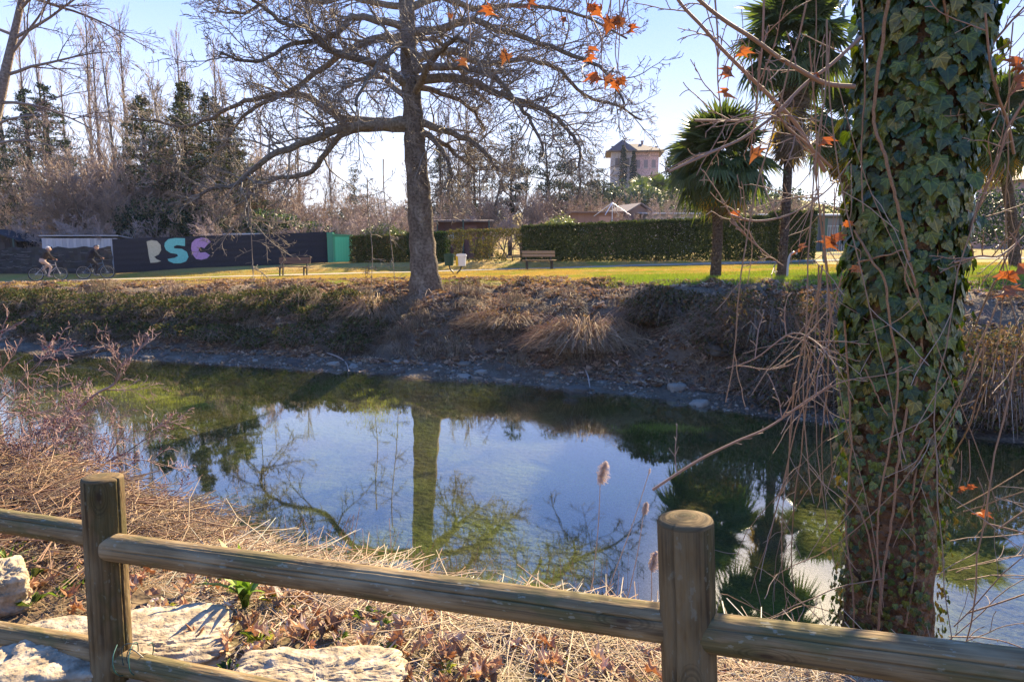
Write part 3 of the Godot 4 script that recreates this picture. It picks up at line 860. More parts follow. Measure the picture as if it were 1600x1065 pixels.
func palm(label: String, base: Vector3, top: Vector3, trunk_r: float, count: int, fr: float, pet: float, skirt: float, dead: int, yellow := 0) -> void:
	if frond_meshes.is_empty():
		for k in 5: frond_meshes.append(fan_leaf(1.0, 0.95, 0.5 + 0.35 * k, Color(0.06, 0.092, 0.03), Color(0.17, 0.18, 0.055)).mesh())
		for k in 3: dead_meshes.append(fan_leaf(0.8, 0.8, 2.3 + 0.5 * k, Color(0.17, 0.12, 0.075), Color(0.25, 0.18, 0.11), 20).mesh())
		for k in 2: dead_meshes.append(fan_leaf(0.9, 0.9, 1.0 + 0.5 * k, Color(0.42, 0.27, 0.03), Color(0.45, 0.3, 0.06), 22).mesh())
	var t := thing("fan_palm_tree", label, "palm tree", base)
	var tr := MB.new()
	var h := top - base
	var pts := smoothpath([Vector3(0, -0.2, 0), h * 0.3 + Vector3(0.03, 0, 0), h * 0.65 - Vector3(0.03, 0, 0), h], 10)
	var rad := PackedFloat32Array()
	for i in pts.size(): rad.append(trunk_r * (1.0 + 0.12 * rng.randf()) * (1.25 - 0.25 * minf(1.0, i / 6.0)))
	tr.tube(pts, rad, 12, Color(0.12, 0.09, 0.07))
	part("trunk", tr.mesh(), M.bark, t)
	var fb := MB.new()                                              # fibre and old leaf bases on the trunk
	for i in int(h.y * 150):
		var f := rng.randf()
		var p := h * f
		var a := rng.randf() * TAU
		var o := Vector3(cos(a), 0, sin(a))
		var q := p + o * trunk_r * 0.95
		var e := q + o * rng.randf_range(0.03, 0.09) + Vector3(0, rng.randf_range(-0.1, 0.12), 0)
		var s := Vector3(-sin(a), 0, cos(a)) * 0.03
		fb.tri(q - s, e, q + s, vary(Color(0.17, 0.13, 0.10), 0.4))
	part("trunk_fibre", fb.mesh(), M.dull, t).set_meta("kind", "stuff")
	for i in count:
		var f := float(i) / count
		var el := lerpf(1.45, -0.75, pow(f, 0.8)) + rng.randf_range(-0.22, 0.22)
		var a := i * 2.39996 + rng.randf_range(-0.2, 0.2)
		var d := Vector3(cos(a) * cos(el), sin(el), sin(a) * cos(el))
		var o := part("frond", frond_meshes[clampi(int(f * 5.0 + rng.randf_range(-0.5, 0.5)), 0, 4)], M.palm, t)
		var z := (Vector3.UP - d * d.y).normalized() if absf(d.y) < 0.98 else Vector3(cos(a + PI), 0, sin(a + PI))
		o.transform = Transform3D(Basis(d.cross(z), d, z).scaled(Vector3.ONE * fr * rng.randf_range(0.72, 1.16)), h + Vector3(0, -0.25 * f, 0) + d * 0.1)
		o.rotate_object_local(Vector3.UP, rng.randf_range(-0.4, 0.4))
	for i in dead:
		var a := rng.randf() * TAU
		var el := rng.randf_range(-1.35, -0.85)
		var d := Vector3(cos(a) * cos(el), sin(el), sin(a) * cos(el))
		var z := (Vector3.UP - d * d.y).normalized()
		var o := part("dead_frond", dead_meshes[rng.randi() % 3] if i >= yellow else dead_meshes[3 + i % 2], M.palm, t)
		o.transform = Transform3D(Basis(d.cross(z), d, z).scaled(Vector3.ONE * fr * rng.randf_range(0.75, 1.0)), h - Vector3(0, 0.35 + skirt * rng.randf(), 0) + Vector3(cos(a), 0, sin(a)) * trunk_r)

func make_palms() -> void:
	var D := 22.6
	var b1 := at(1118, 420, D); b1.y = ground_at(b1.x, D)
	palm("short stout fan palm with full crown and yellowed lower fronds on the bank", b1, at(1126, 246, D), 0.155, 66, 0.92, 0.6, 0.3, 14, 6)
	var b2 := at(1221, 424, D - 0.5); b2.y = ground_at(b2.x, D - 0.5)
	palm("tall slender fan palm with a brown skirt of dead fronds under its crown", b2, at(1244, 62, D - 0.5), 0.125, 56, 0.95, 0.6, 2.2, 34, 3)
	var b3 := gpx(1325, 27.0)
	palm("fan palm partly hidden behind the ivy-covered trunk, crown above the gate", b3, at(1322, 190, 27.0), 0.16, 46, 0.95, 0.6, 0.6, 10, 4)
	var b4 := gpx(1585, 24.0)
	palm("fan palm with spiky fronds standing right of the ivy-covered trunk", b4, at(1565, 190, 24.0), 0.16, 44, 1.0, 0.6, 0.5, 10, 5)
	for s in [[1012, 110.0, 298, "small fan palm on the slope just below the hillside house"], [1035, 105.0, 300, "small fan palm on the slope near the rounded evergreen"], [1000, 100.0, 310, "low fan palm among the bushes under the pink house"]]:
		var b := gpx(s[0], s[1])
		var tp := at(s[0], s[2], s[1])
		tp.y = maxf(tp.y, b.y + 2.0)
		palm(s[3], b, tp, 0.2, 24, 1.7, 1.0, 0.4, 4, 1)

# ---------------------------------------------------------------- fences, hedges and gardens
func fence_point(px: float, py: float, a: Vector3, b: Vector3, off := 0.0) -> Vector3:    # photo pixel on the upright plane through a and b
	var n := Vector3(b.z - a.z, 0, a.x - b.x).normalized()
	if n.z < 0: n = -n
	var r := ray(px, py)
	var o := Vector3(0, EYE, 0)
	var k := n.dot(a + n * off - o) / n.dot(r)
	return o + r * k

func make_fences() -> void:
	var a := gpx(179, 37.4)
	var b := gpx(516, 42.0)
	var t := thing("screen_fence", "black mesh privacy screen sprayed with three large graffiti letters", "fence")
	var n := 9
	var black := textured(mat(Color(0.022, 0.024, 0.032), 0.75, 0.35), noise_tex(40, 0.05, Color(0.5, 0.5, 0.5), Color(1.6, 1.6, 1.6), 256, 4), 0.8)
	var along := (b - a); along.y = 0; along = along.normalized()
	for i in n:
		var p := a.lerp(b, float(i) / n)
		var q := a.lerp(b, float(i + 1) / n)
		var h := lerpf(1.86, 1.84, float(i) / n) + rng.randf_range(-0.015, 0.015)
		var pb := MB.new()
		var c := Color(1.9, 1.8, 1.35) if i == 0 else Color.WHITE * rng.randf_range(0.85, 1.15)
		# the mesh sags a little between its posts: rows of shallow horizontal folds
		var rows := 12
		for j in rows:
			var y0 := 0.05 + h * j / rows
			var y1 := 0.05 + h * (j + 1) / rows
			var z0 := Vector3(-along.z, 0, along.x) * (0.012 * (j % 2) + rng.randf_range(-0.004, 0.004))
			var z1 := Vector3(-along.z, 0, along.x) * (0.012 * ((j + 1) % 2))
			pb.quad(Vector3(p.x, p.y + y0, p.z) + z0, Vector3(p.x, p.y + y1, p.z) + z1, Vector3(q.x, q.y + y1, q.z) + z1, Vector3(q.x, q.y + y0, q.z) + z0, c)
		var o := part("screen_panel", pb.mesh(), black.duplicate(), t)
		(o.material_override as StandardMaterial3D).vertex_color_use_as_albedo = true
	for i in n + 1:
		var p := a.lerp(b, float(i) / n)
		var po := MB.new()
		po.line(p - Vector3(0, 0.3, 0), p + Vector3(0, 1.93, 0), 0.022, 0.022, 8, Color(0.05, 0.05, 0.05))
		part("post", po.mesh(), M.metal, t).position = Vector3(along.z, 0, -along.x) * 0.05
	var letters := {
		"graffiti_letter_p": [Color(0.48, 0.46, 0.33), [[1075, 222], [1110, 212], [1152, 218], [1178, 245], [1183, 285], [1165, 318], [1132, 334], [1150, 352], [1182, 366], [1150, 376], [1104, 379], [1092, 330], [1084, 270]]],
		"graffiti_letter_s": [Color(0.16, 0.50, 0.46), [[1210, 230], [1235, 205], [1285, 196], [1358, 198], [1358, 256], [1300, 248], [1276, 258], [1280, 272], [1335, 276], [1372, 298], [1384, 335], [1366, 368], [1325, 382], [1275, 382], [1238, 366], [1230, 350], [1280, 342], [1308, 328], [1300, 314], [1250, 306], [1218, 284], [1206, 255]]],
		"graffiti_letter_c": [Color(0.42, 0.26, 0.47), [[1432, 206], [1480, 193], [1525, 200], [1548, 224], [1522, 246], [1500, 272], [1478, 262], [1462, 268], [1458, 288], [1470, 304], [1508, 300], [1542, 322], [1520, 346], [1480, 356], [1440, 350], [1414, 318], [1403, 270], [1408, 232]]]}
	for k in letters:
		var pts := PackedVector2Array()
		for q in letters[k][1]: pts.append(Vector2(q[0], q[1]))
		var tri := Geometry2D.triangulate_polygon(pts)
		var lb := MB.new()
		for i in range(0, tri.size(), 3):
			var v3 := []
			for j in 3:
				var w := pts[tri[i + j]]
				v3.append(fence_point(w.x * 0.2125, 330.0 + w.y * 0.2125, a, b, 0.03))
			if (v3[2] - v3[0]).cross(v3[1] - v3[0]).z < 0: lb.tri(v3[0], v3[2], v3[1], Color.WHITE)
			else: lb.tri(v3[0], v3[1], v3[2], Color.WHITE)
		var lm := textured(mat(letters[k][0], 0.8, 0.3), noise_tex(41, 0.03, Color(0.75, 0.75, 0.75), Color(1.15, 1.15, 1.15), 256, 4), 1.1)
		var lo := part("graffiti_letter", lb.mesh(), lm, t)
		lo.set_meta("label", {"graffiti_letter_p": "cream sprayed letter P", "graffiti_letter_s": "turquoise sprayed letter S", "graffiti_letter_c": "purple sprayed letter C"}[k])

	# older sagging screen to the left
	var a2 := gpx(-60, 38.5)
	var b2 := gpx(177, 37.6)
	var t2 := thing("screen_fence", "low sagging dark cloth screen with wavy top and loose pale strips", "fence")
	var al2 := (b2 - a2); al2.y = 0
	var nrm := Vector3(-al2.z, 0, al2.x).normalized()
	for i in 5:
		var pb := MB.new()
		for s in 8:
			for j in 10:
				var quad := []
				for w in [[0, 0], [0, 1], [1, 1], [1, 0]]:
					var f: float = (i + (s + w[0]) / 8.0) / 5.0
					var g: float = (j + w[1]) / 10.0
					var p := a2.lerp(b2, f)
					var h := 1.42 + 0.10 * n_clump.get_noise_2d(f * 22.0, 3.0) + 0.05 * sin(f * 40.0)
					quad.append(p + Vector3(0, 0.02 + h * g, 0) + nrm * 0.09 * n_clump.get_noise_2d(f * 30.0, g * 9.0))
				pb.quad(quad[0], quad[1], quad[2], quad[3], Color(0.055, 0.053, 0.052) * rng.randf_range(0.8, 1.2))
		part("screen_panel", pb.mesh(), M.dull, t2)
	for i in 60:                                                    # torn strips, paler than the cloth
		var f := rng.randf()
		var g := rng.randf_range(0.15, 0.95)
		var p := a2.lerp(b2, f) + Vector3(0, 1.4 * g, 0) + nrm * 0.06
		var q := p + al2.normalized() * rng.randf_range(0.2, 0.9) + Vector3(0, rng.randf_range(-0.05, 0.03), 0)
		var sb := MB.new()
		sb.tube(smoothpath([p, p.lerp(q, 0.5) - Vector3(0, 0.03, 0) + nrm * 0.02, q], 3), taper(7, 0.010, 0.006), 4, Color(0.22, 0.21, 0.20))
		part("torn_strip", sb.mesh(), M.dull, t2)
	for i in 6:
		var p := a2.lerp(b2, i / 5.0)
		var po := MB.new()
		po.line(p - Vector3(0, 0.3, 0), p + Vector3(0, 1.5, 0), 0.03, 0.03, 8, Color(0.07, 0.06, 0.05))
		part("post", po.mesh(), M.plain, t2).position = -nrm * 0.12

	# green container at the end of the black screen
	var g0 := gpx(532, 42.3)
	var gt := thing("garden_container", "bright green plastic shed box at the end of the black screen", "container", g0, 0.1)
	var gb := MB.new()
	gb.box(Transform3D(Basis(), Vector3(0.18, 0.86, 0)), Vector3(1.0, 1.6, 1.0), Color(0.02, 0.30, 0.13))
	part("body", gb.mesh(), M.metal, gt)
	var gd := MB.new()
	gd.box(Transform3D(Basis(), Vector3(0.22, 0.84, 0.52)), Vector3(0.84, 1.48, 0.03), Color(0.04, 0.48, 0.22))
	for k in 5: gd.box(Transform3D(Basis(), Vector3(-0.1 + 0.16 * k, 0.84, 0.541)), Vector3(0.05, 1.36, 0.016), Color(0.045, 0.50, 0.23))
	part("door", gd.mesh(), M.metal, gt)
	var gs := MB.new()
	gs.box(Transform3D(Basis(), Vector3(-0.50, 0.80, 0.1)), Vector3(0.34, 1.5, 0.8), Color(0.02, 0.22, 0.12))
	gs.box(Transform3D(Basis(), Vector3(-0.50, 1.70, 0.1)), Vector3(0.36, 0.30, 0.82), Color(0.02, 0.22, 0.12))
	part("side_locker", gs.mesh(), M.metal, gt)
	var gl := MB.new()
	gl.box(Transform3D(Basis(Vector3.BACK, -0.04), Vector3(0.18, 1.70, 0.02)), Vector3(1.1, 0.07, 1.1), Color(0.03, 0.26, 0.12))
	part("lid", gl.mesh(), M.metal, gt)

	# hedges
	var hd := [Color(0.05, 0.07, 0.022), Color(0.07, 0.088, 0.028), Color(0.038, 0.054, 0.018)]
	hedge("clipped_hedge", "olive clipped hedge with brown gaps beside the green container", gpx(553, 41.5), gpx(640, 40.0), 1.55, 0.7, [Color(0.12, 0.11, 0.035), Color(0.07, 0.085, 0.025), Color(0.16, 0.11, 0.04)], 14000)
	hedge("clipped_hedge", "dark green clipped hedge stub directly behind the plane tree", gpx(640, 40.0), gpx(701, 39.3), 1.62, 0.7, [Color(0.035, 0.06, 0.02), Color(0.05, 0.08, 0.025)], 12000)
	hedge("clipped_hedge", "thin brown see-through hedge behind the litter bins", gpx(701, 39.3), gpx(816, 38.6), 1.75, 0.5, [Color(0.20, 0.15, 0.06), Color(0.14, 0.12, 0.04), Color(0.10, 0.10, 0.035), Color(0.24, 0.16, 0.06)], 6500, true)
	hedge("clipped_hedge", "long dense dark green clipped hedge behind the park bench", gpx(816, 38.6), gpx(1200, 37.2), 1.9, 0.9, hd, 62000, false, 0.42)
	hedge("clipped_hedge", "dense dark hedge end block behind the tall palm trunk", gpx(1200, 37.2), gpx(1268, 37.0), 2.5, 1.0, hd, 16000)

func hedge(called: String, label: String, a: Vector3, b: Vector3, h: float, w: float, cols: Array, count: int, sparse := false, rise := 0.0) -> void:
	var t := thing(called, label, "hedge", a)
	var d := b - a
	var side := Vector3(-d.z, 0, d.x).normalized()
	var f := MB.new()
	for i in count:
		var u := rng.randf()
		var hh := h + rise * u + 0.07 * n_fine.get_noise_2d(u * d.length() * 1.5, a.x)
		var v := rng.randf()
		var p := Vector3.ZERO
		var k := rng.randf()
		if sparse and n_clump.get_noise_2d(u * d.length() * 2.2, v * 2.5 + a.x) < 0.02 and v < 0.78 and v > 0.05: continue
		if k < 0.55: p = side * (w * 0.5 * (1.0 - 0.25 * rng.randf() * rng.randf())) * (1.0 if rng.randf() < 0.75 else -1.0) + Vector3(0, hh * v, 0)
		elif k < 0.72: p = side * w * rng.randf_range(-0.5, 0.5) + Vector3(0, hh * (1.0 - 0.06 * rng.randf()), 0)
		else: p = side * w * rng.randf_range(-0.45, 0.45) + Vector3(0, hh * v, 0)
		p += d * u + side * 0.05 * n_fine.get_noise_2d(u * d.length() * 2.0, v * 3.0) + rv(0.03) + (side * rng.randf_range(-0.02, 0.12) + Vector3(0, rng.randf_range(0.0, 0.10), 0) if rng.randf() < 0.2 else Vector3.ZERO)
		var n := (rv() + side * 0.4).normalized()
		var x := n.cross(rv()).normalized() * rng.randf_range(0.03, 0.075)
		var y := n.cross(x).normalized() * rng.randf_range(0.02, 0.045)
		var tone := 0.5 + 0.5 * n_clump.get_noise_2d(u * d.length(), v * 2.0 + 20.0)
		f.quad(p - x, p + y, p + x, p - y, vary(cols[clampi(int(tone * cols.size() + rng.randf_range(-0.7, 0.7)), 0, cols.size() - 1)], 0.3))
	part("foliage", f.mesh(), M.matte, t)
	var s := MB.new()
	for i in int(d.length() * 2.2):
		var p := d * rng.randf() + side * rng.randf_range(-0.15, 0.15)
		for k in 3: s.line(p - Vector3(0, 0.1, 0), p + Vector3(rng.randf_range(-0.25, 0.25), h * rng.randf_range(0.6, 0.95), rng.randf_range(-0.2, 0.2)), 0.025, 0.008, 4, Color(0.10, 0.075, 0.055), false)
	part("stem", s.mesh(), M.twig, t)

func make_buildings() -> void:
	# pink house on the hill
	var D := 150.0
	var c := at(990, 300, D)
	c.y = ground_at(c.x, D) - 0.3
	var t := thing("hill_house", "pink plastered villa with dark hipped roofs on the hill", "house", c, -0.12)
	var pink := Color(0.66, 0.42, 0.38)
	var top := at(1000, 240, D).y - c.y
	var w1 := MB.new()
	w1.box(Transform3D(Basis(), Vector3(2.2, top * 0.5, 0)), Vector3(5.2, top, 8.0), pink)
	part("wall", w1.mesh(), M.wall, t)
	var w2 := MB.new()
	w2.box(Transform3D(Basis(), Vector3(-2.7, top * 0.5, 0.5)), Vector3(4.6, top, 8.2), Color(0.55, 0.46, 0.41))
	part("wall", w2.mesh(), M.wall, t)
	hip_roof(t, Vector3(-0.1, top, 0), 12.2, 10.4, 2.1)
	hip_roof(t, Vector3(-2.7, top + 0.05, 1.6), 6.0, 7.8, 2.6)
	for k in 3:
		var wb := MB.new()
		wb.box(Transform3D(Basis(), Vector3(0.6 + 1.6 * k, top - 2.6, 4.02)), Vector3(0.8, 1.6, 0.08), Color(0.28, 0.22, 0.21))
		var wo := part("window", wb.mesh(), M.plain, t)
		var sl := MB.new()
		sl.box(Transform3D(Basis(), Vector3(0.6 + 1.6 * k, top - 3.5, 4.06)), Vector3(1.0, 0.12, 0.16), Color(0.5, 0.46, 0.42))
		part("sill", sl.mesh(), M.plain, wo)
	for k in 2:
		var wb := MB.new()
		wb.box(Transform3D(Basis(), Vector3(-3.7 + 2.0 * k, top - 2.4, 4.62)), Vector3(0.9, 1.9, 0.1), Color(0.16, 0.13, 0.12))
		part("window", wb.mesh(), M.plain, t)
	var band := MB.new()
	band.box(Transform3D(Basis(), Vector3(2.2, top - 1.0, 4.03)), Vector3(5.22, 0.25, 0.08), Color(0.40, 0.27, 0.25))
	part("cornice_band", band.mesh(), M.plain, t)
	for s in [[-4.6, 0.6], [4.6, 0.4], [1.6, 1.6]]:
		var ch := MB.new()
		ch.box(Transform3D(Basis(), Vector3(s[0], top + s[1] + 0.2, -0.5)), Vector3(0.5, 1.6, 0.5), Color(0.3, 0.22, 0.19))
		ch.box(Transform3D(Basis(), Vector3(s[0], top + s[1] + 1.05, -0.5)), Vector3(0.7, 0.12, 0.7), Color(0.22, 0.17, 0.15))
		part("chimney", ch.mesh(), M.plain, t)
	for s in [[-3.3, 8.2, 1.0], [-1.2, 6.8, 0.9]]:
		var cy := MB.new()
		var y := 0.3
		while y < s[1]:
			leaf_cloud(cy, Vector3(0, y, 0), Vector3(s[2], 0.5, s[2]) * (0.35 + 0.65 * sin(clampf(1.0 - y / s[1], 0, 1) * 2.2)), 90, 0.16, [Color(0.02, 0.035, 0.018), Color(0.03, 0.045, 0.02)], 0.3, y)
			y += 0.45
		var ct := thing("cypress_tree", "slim dark cypress against the front of the hill villa", "tree", c + Vector3(s[0], 0.0, 6.0), 0.0, "cypresses before the villa")
		ct.position.y = ground_at(ct.position.x, -ct.position.z) + 0.6
		var ctr := MB.new()
		ctr.line(Vector3(0, -1.0, 0), Vector3(0, s[1] * 0.8, 0), 0.16, 0.04, 6, Color(0.1, 0.08, 0.06))
		part("trunk", ctr.mesh(), M.bark, ct)
		part("crown", cy.mesh(), M.needle, ct)

	hut("garden_hut", "dark brown garden hut with a low flat roof behind the hedge", gpx(725, 47.0), 0.05, Vector3(3.4, 2.5, 2.4), Color(0.10, 0.05, 0.04), Color(0.13, 0.10, 0.085), 0.12, true)
	hut("garden_hut", "reddish tan wooden garden hut with flat roof behind the hedge", gpx(930, 50.0), -0.05, Vector3(3.6, 3.0, 2.6), Color(0.34, 0.19, 0.13), Color(0.24, 0.15, 0.11), 0.10, false)
	hut("garden_hut", "small garden hut with a steep gable roof above the hedge", gpx(982, 52.0), 0.3, Vector3(2.4, 2.9, 3.0), Color(0.30, 0.20, 0.16), Color(0.20, 0.16, 0.14), 0.75, false)
	hut("garden_hut", "dark low hut with overhanging roof behind the sagging screen", gpx(8, 42.0), 0.1, Vector3(3.0, 1.9, 2.4), Color(0.05, 0.04, 0.035), Color(0.035, 0.028, 0.03), 0.55, true)
	hut("garden_hut", "grey tin hut behind the hedge next to the palms", gpx(1040, 50.0), 0.1, Vector3(3.4, 2.8, 2.4), Color(0.30, 0.30, 0.30), Color(0.42, 0.41, 0.40), 0.3, false)
	hut("garden_building", "pinkish house with tiled roof seen right of the ivy trunk", gpx(1610, 58.0), 0.15, Vector3(7.0, 5.6, 5.0), Color(0.42, 0.29, 0.27), Color(0.28, 0.19, 0.16), 1.3, false)
	hut("garden_building", "white-roofed pavilion with green posts behind the tall palm", gpx(1262, 46.0), 0.0, Vector3(5.0, 2.3, 3.0), Color(0.13, 0.13, 0.12), Color(0.62, 0.62, 0.61), 0.1, true)

	# corrugated shed wall above the sagging screen: each sheet its own part
	var s0 := gpx(72, 40.0)
	var st := thing("corrugated_shed", "pale corrugated metal shed standing behind the sagging dark screen", "shed", s0)
	for k in 22:
		var b := MB.new()
		var x := k * 0.20
		b.box(Transform3D(Basis(Vector3.UP, 0.25 if k % 2 == 0 else -0.25), Vector3(x, 0.93, 0)), Vector3(0.195, 1.88, 0.02), Color(0.42, 0.39, 0.38) * rng.randf_range(0.85, 1.1))
		part("metal_sheet", b.mesh(), M.metal, st)
	var sr := MB.new()
	sr.box(Transform3D(Basis(Vector3.RIGHT, -0.1), Vector3(2.1, 1.92, -0.9)), Vector3(4.6, 0.05, 2.0), Color(0.40, 0.37, 0.36))
	part("roof", sr.mesh(), M.metal, st)
	var sw := MB.new()
	sw.box(Transform3D(Basis(), Vector3(2.1, 0.85, -1.0)), Vector3(4.2, 1.9, 1.7), Color(0.2, 0.17, 0.15))
	part("wall", sw.mesh(), M.plain, st)
	var s2 := thing("corrugated_shed", "flat pale metal shed roof peeking over the black screen", "shed", gpx(370, 44.5))
	var s2b := MB.new()
	s2b.box(Transform3D(Basis(), Vector3(0, 0.9, 0)), Vector3(3.0, 2.0, 2.0), Color(0.25, 0.22, 0.2))
	part("wall", s2b.mesh(), M.plain, s2)
	var s2r := MB.new()
	s2r.box(Transform3D(Basis(Vector3.RIGHT, 0.06), Vector3(0, 1.98, 0)), Vector3(3.4, 0.09, 2.4), Color(0.45, 0.42, 0.38))
	part("roof", s2r.mesh(), M.metal, s2)

	# rotary clothes dryer frame
	var rd := thing("clothes_dryer", "white metal rotary clothes dryer frame sticking up behind the hedge", "clothes dryer", gpx(955, 46.0))
	var po := MB.new()
	po.line(Vector3(0, -0.1, 0), Vector3(0, 3.5, 0), 0.025, 0.022, 8, Color(0.75, 0.75, 0.74))
	part("pole", po.mesh(), M.metal, rd)
	for k in 4:
		var a := k * PI / 2 + 0.5
		var ar := MB.new()
		ar.line(Vector3(0, 3.45, 0), Vector3(cos(a) * 1.3, 2.6, sin(a) * 1.3), 0.022, 0.018, 6, Color(0.78, 0.78, 0.77))
		part("arm", ar.mesh(), M.metal, rd)

	# garden gate with green posts behind the ivy trunk
	var g := thing("garden_gate", "green metal gate of thin bars beside the hedge end", "gate", gpx(1286, 37.2))
	for k in 2:
		var b := MB.new()
		b.box(Transform3D(Basis(), Vector3(k * 1.7, 1.0, 0)), Vector3(0.14, 2.2, 0.14), Color(0.03, 0.09, 0.06))
		part("post", b.mesh(), M.metal, g)
	for k in 12:
		var b := MB.new()
		b.line(Vector3(0.12 + k * 0.133, 0.1, 0), Vector3(0.12 + k * 0.133, 1.75, 0), 0.012, 0.012, 6, Color(0.35, 0.38, 0.37))
		part("bar", b.mesh(), M.metal, g)
	for y in [0.2, 0.95, 1.7]:
		var b := MB.new()
		b.box(Transform3D(Basis(), Vector3(0.85, y, 0)), Vector3(1.56, 0.05, 0.03), Color(0.3, 0.33, 0.32))
		part("crossbar", b.mesh(), M.metal, g)

func hip_roof(t: Node3D, p: Vector3, w: float, d: float, h: float) -> void:
	var b := MB.new()
	var c := Color(0.115, 0.085, 0.08)
	var x := w * 0.5
	var z := d * 0.5
	var r := maxf(z - x, 0.3)
	var rx := maxf(x - z, 0.0)                                      # the ridge runs along the longer side
	var A := p + Vector3(-x, 0, z); var B := p + Vector3(x, 0, z); var C := p + Vector3(x, 0, -z); var E := p + Vector3(-x, 0, -z)
	if rx > 0.0:
		var F := p + Vector3(-rx, h, 0); var G := p + Vector3(rx, h, 0)
		b.quad(A, F, G, B, c)
		b.tri(B, G, C, c)
		b.quad(C, G, F, E, c)
		b.tri(E, F, A, c)
	else:
		var F := p + Vector3(0, h, r); var G := p + Vector3(0, h, -r)
		b.tri(A, F, B, c)
		b.quad(B, F, G, C, c)
		b.tri(C, G, E, c)
		b.quad(E, G, F, A, c)
	b.quad(A, B, C, E, c * 0.9)
	var o := part("roof", b.mesh(), textured(mat(Color.WHITE, 0.85, 0.3, true), noise_tex(51, 0.2, Color(0.7, 0.7, 0.7), Color(1.3, 1.3, 1.3), 256, 3), 0.4), t)
	var ea := MB.new()
	ea.box(Transform3D(Basis(), p - Vector3(0, 0.11, 0)), Vector3(w * 0.98, 0.2, d * 0.98), Color(0.2, 0.15, 0.13))
	part("eaves", ea.mesh(), M.plain, o)

func hut(called: String, label: String, pos: Vector3, turn: float, s: Vector3, wallc: Color, roofc: Color, rise: float, porch: bool) -> void:
	var t := thing(called, label, "hut" if s.x < 5 else "building", pos, turn)
	var np := 8
	for k in np:                                                     # front boards
		var b := MB.new()
		var w := s.x / np
		b.box(Transform3D(Basis(), Vector3(-s.x / 2 + w * (k + 0.5), s.y * 0.5, s.z * 0.5 + 0.01)), Vector3(w - 0.02, s.y, 0.04), vary(wallc, 0.1))
		part("wall_board", b.mesh(), M.plain, t)
	var w := MB.new()
	w.box(Transform3D(Basis(), Vector3(0, s.y * 0.5 - 0.1, 0)), Vector3(s.x - 0.04, s.y + 0.2, s.z - 0.04), wallc * 0.85)
	part("wall", w.mesh(), M.plain, t)
	var r := MB.new()
	var o := 0.35
	var x := s.x * 0.5 + o
	var z := s.z * 0.5 + o
	if rise > 0.4:
		for e in [-1.0, 1.0]:
			var a := Vector3(0, s.y + rise, z); var b := Vector3(0, s.y + rise, -z)
			var c := Vector3(e * x, s.y - 0.15, -z); var d := Vector3(e * x, s.y - 0.15, z)
			var m := (a + c) * 0.5
			var along := (d - a)
			r.box(Transform3D(Basis(along.normalized(), Vector3.BACK.cross(along.normalized()), Vector3.BACK), m), Vector3(along.length(), 0.08, z * 2), roofc)
		r.tri(Vector3(-s.x * 0.5, s.y, s.z * 0.5), Vector3(0, s.y + rise * 0.85, s.z * 0.5), Vector3(s.x * 0.5, s.y, s.z * 0.5), wallc)
	else:
		r.box(Transform3D(Basis(Vector3.RIGHT, 0.05), Vector3(0, s.y + 0.06, 0)), Vector3(x * 2, 0.1, z * 2), roofc)
	part("roof", r.mesh(), M.plain, t)
	var d := MB.new()
	d.box(Transform3D(Basis(), Vector3(s.x * 0.15, s.y * 0.45, s.z * 0.5 + 0.05)), Vector3(0.8, s.y * 0.88, 0.05), wallc * 1.5)
	part("door", d.mesh(), M.plain, t)
	var n := MB.new()
	n.box(Transform3D(Basis(), Vector3(-s.x * 0.25, s.y * 0.6, s.z * 0.5 + 0.05)), Vector3(0.7, 0.6, 0.05), Color(0.35, 0.38, 0.36))
	part("window", n.mesh(), M.metal, t)
	if porch:
		for k in 3:
			var p := MB.new()
			p.line(Vector3(-s.x * 0.5 + k * s.x * 0.5, 0, s.z * 0.5 + 0.33), Vector3(-s.x * 0.5 + k * s.x * 0.5, s.y + 0.05, s.z * 0.5 + 0.33), 0.05, 0.05, 6, Color(0.06, 0.10, 0.08))
			part("porch_post", p.mesh(), M.plain, t)

# ---------------------------------------------------------------- park furniture
func bench(label: String, pos: Vector3, turn: float, w: float, wood: Color) -> void:
	var t := thing("park_bench", label, "bench", pos, turn)
	for k in 3:
		var b := MB.new()
		b.box(Transform3D(Basis(), Vector3(0, 0.45, 0.02 + k * 0.14)), Vector3(w, 0.035, 0.12), wood)
		part("seat_slat", b.mesh(), M.plain, t)
	for k in 2:
		var b := MB.new()
		b.box(Transform3D(Basis(Vector3.RIGHT, -0.2), Vector3(0, 0.68 + k * 0.16, -0.10 - k * 0.035)), Vector3(w, 0.13, 0.035), wood)
		part("back_slat", b.mesh(), M.plain, t)
	for e in [-1.0, 1.0]:
		var b := MB.new()
		var x: float = e * w * 0.38
		b.bar(Vector3(x, -0.08, -0.02), Vector3(x, 0.92, -0.17), 0.06, 0.06, Color(0.06, 0.055, 0.05), Vector3.RIGHT)
		b.bar(Vector3(x, -0.08, 0.32), Vector3(x, 0.44, 0.28), 0.06, 0.06, Color(0.06, 0.055, 0.05), Vector3.RIGHT)
		b.bar(Vector3(x, 0.41, -0.06), Vector3(x, 0.41, 0.32), 0.05, 0.05, Color(0.06, 0.055, 0.05))
		part("leg_frame", b.mesh(), M.plain, t)

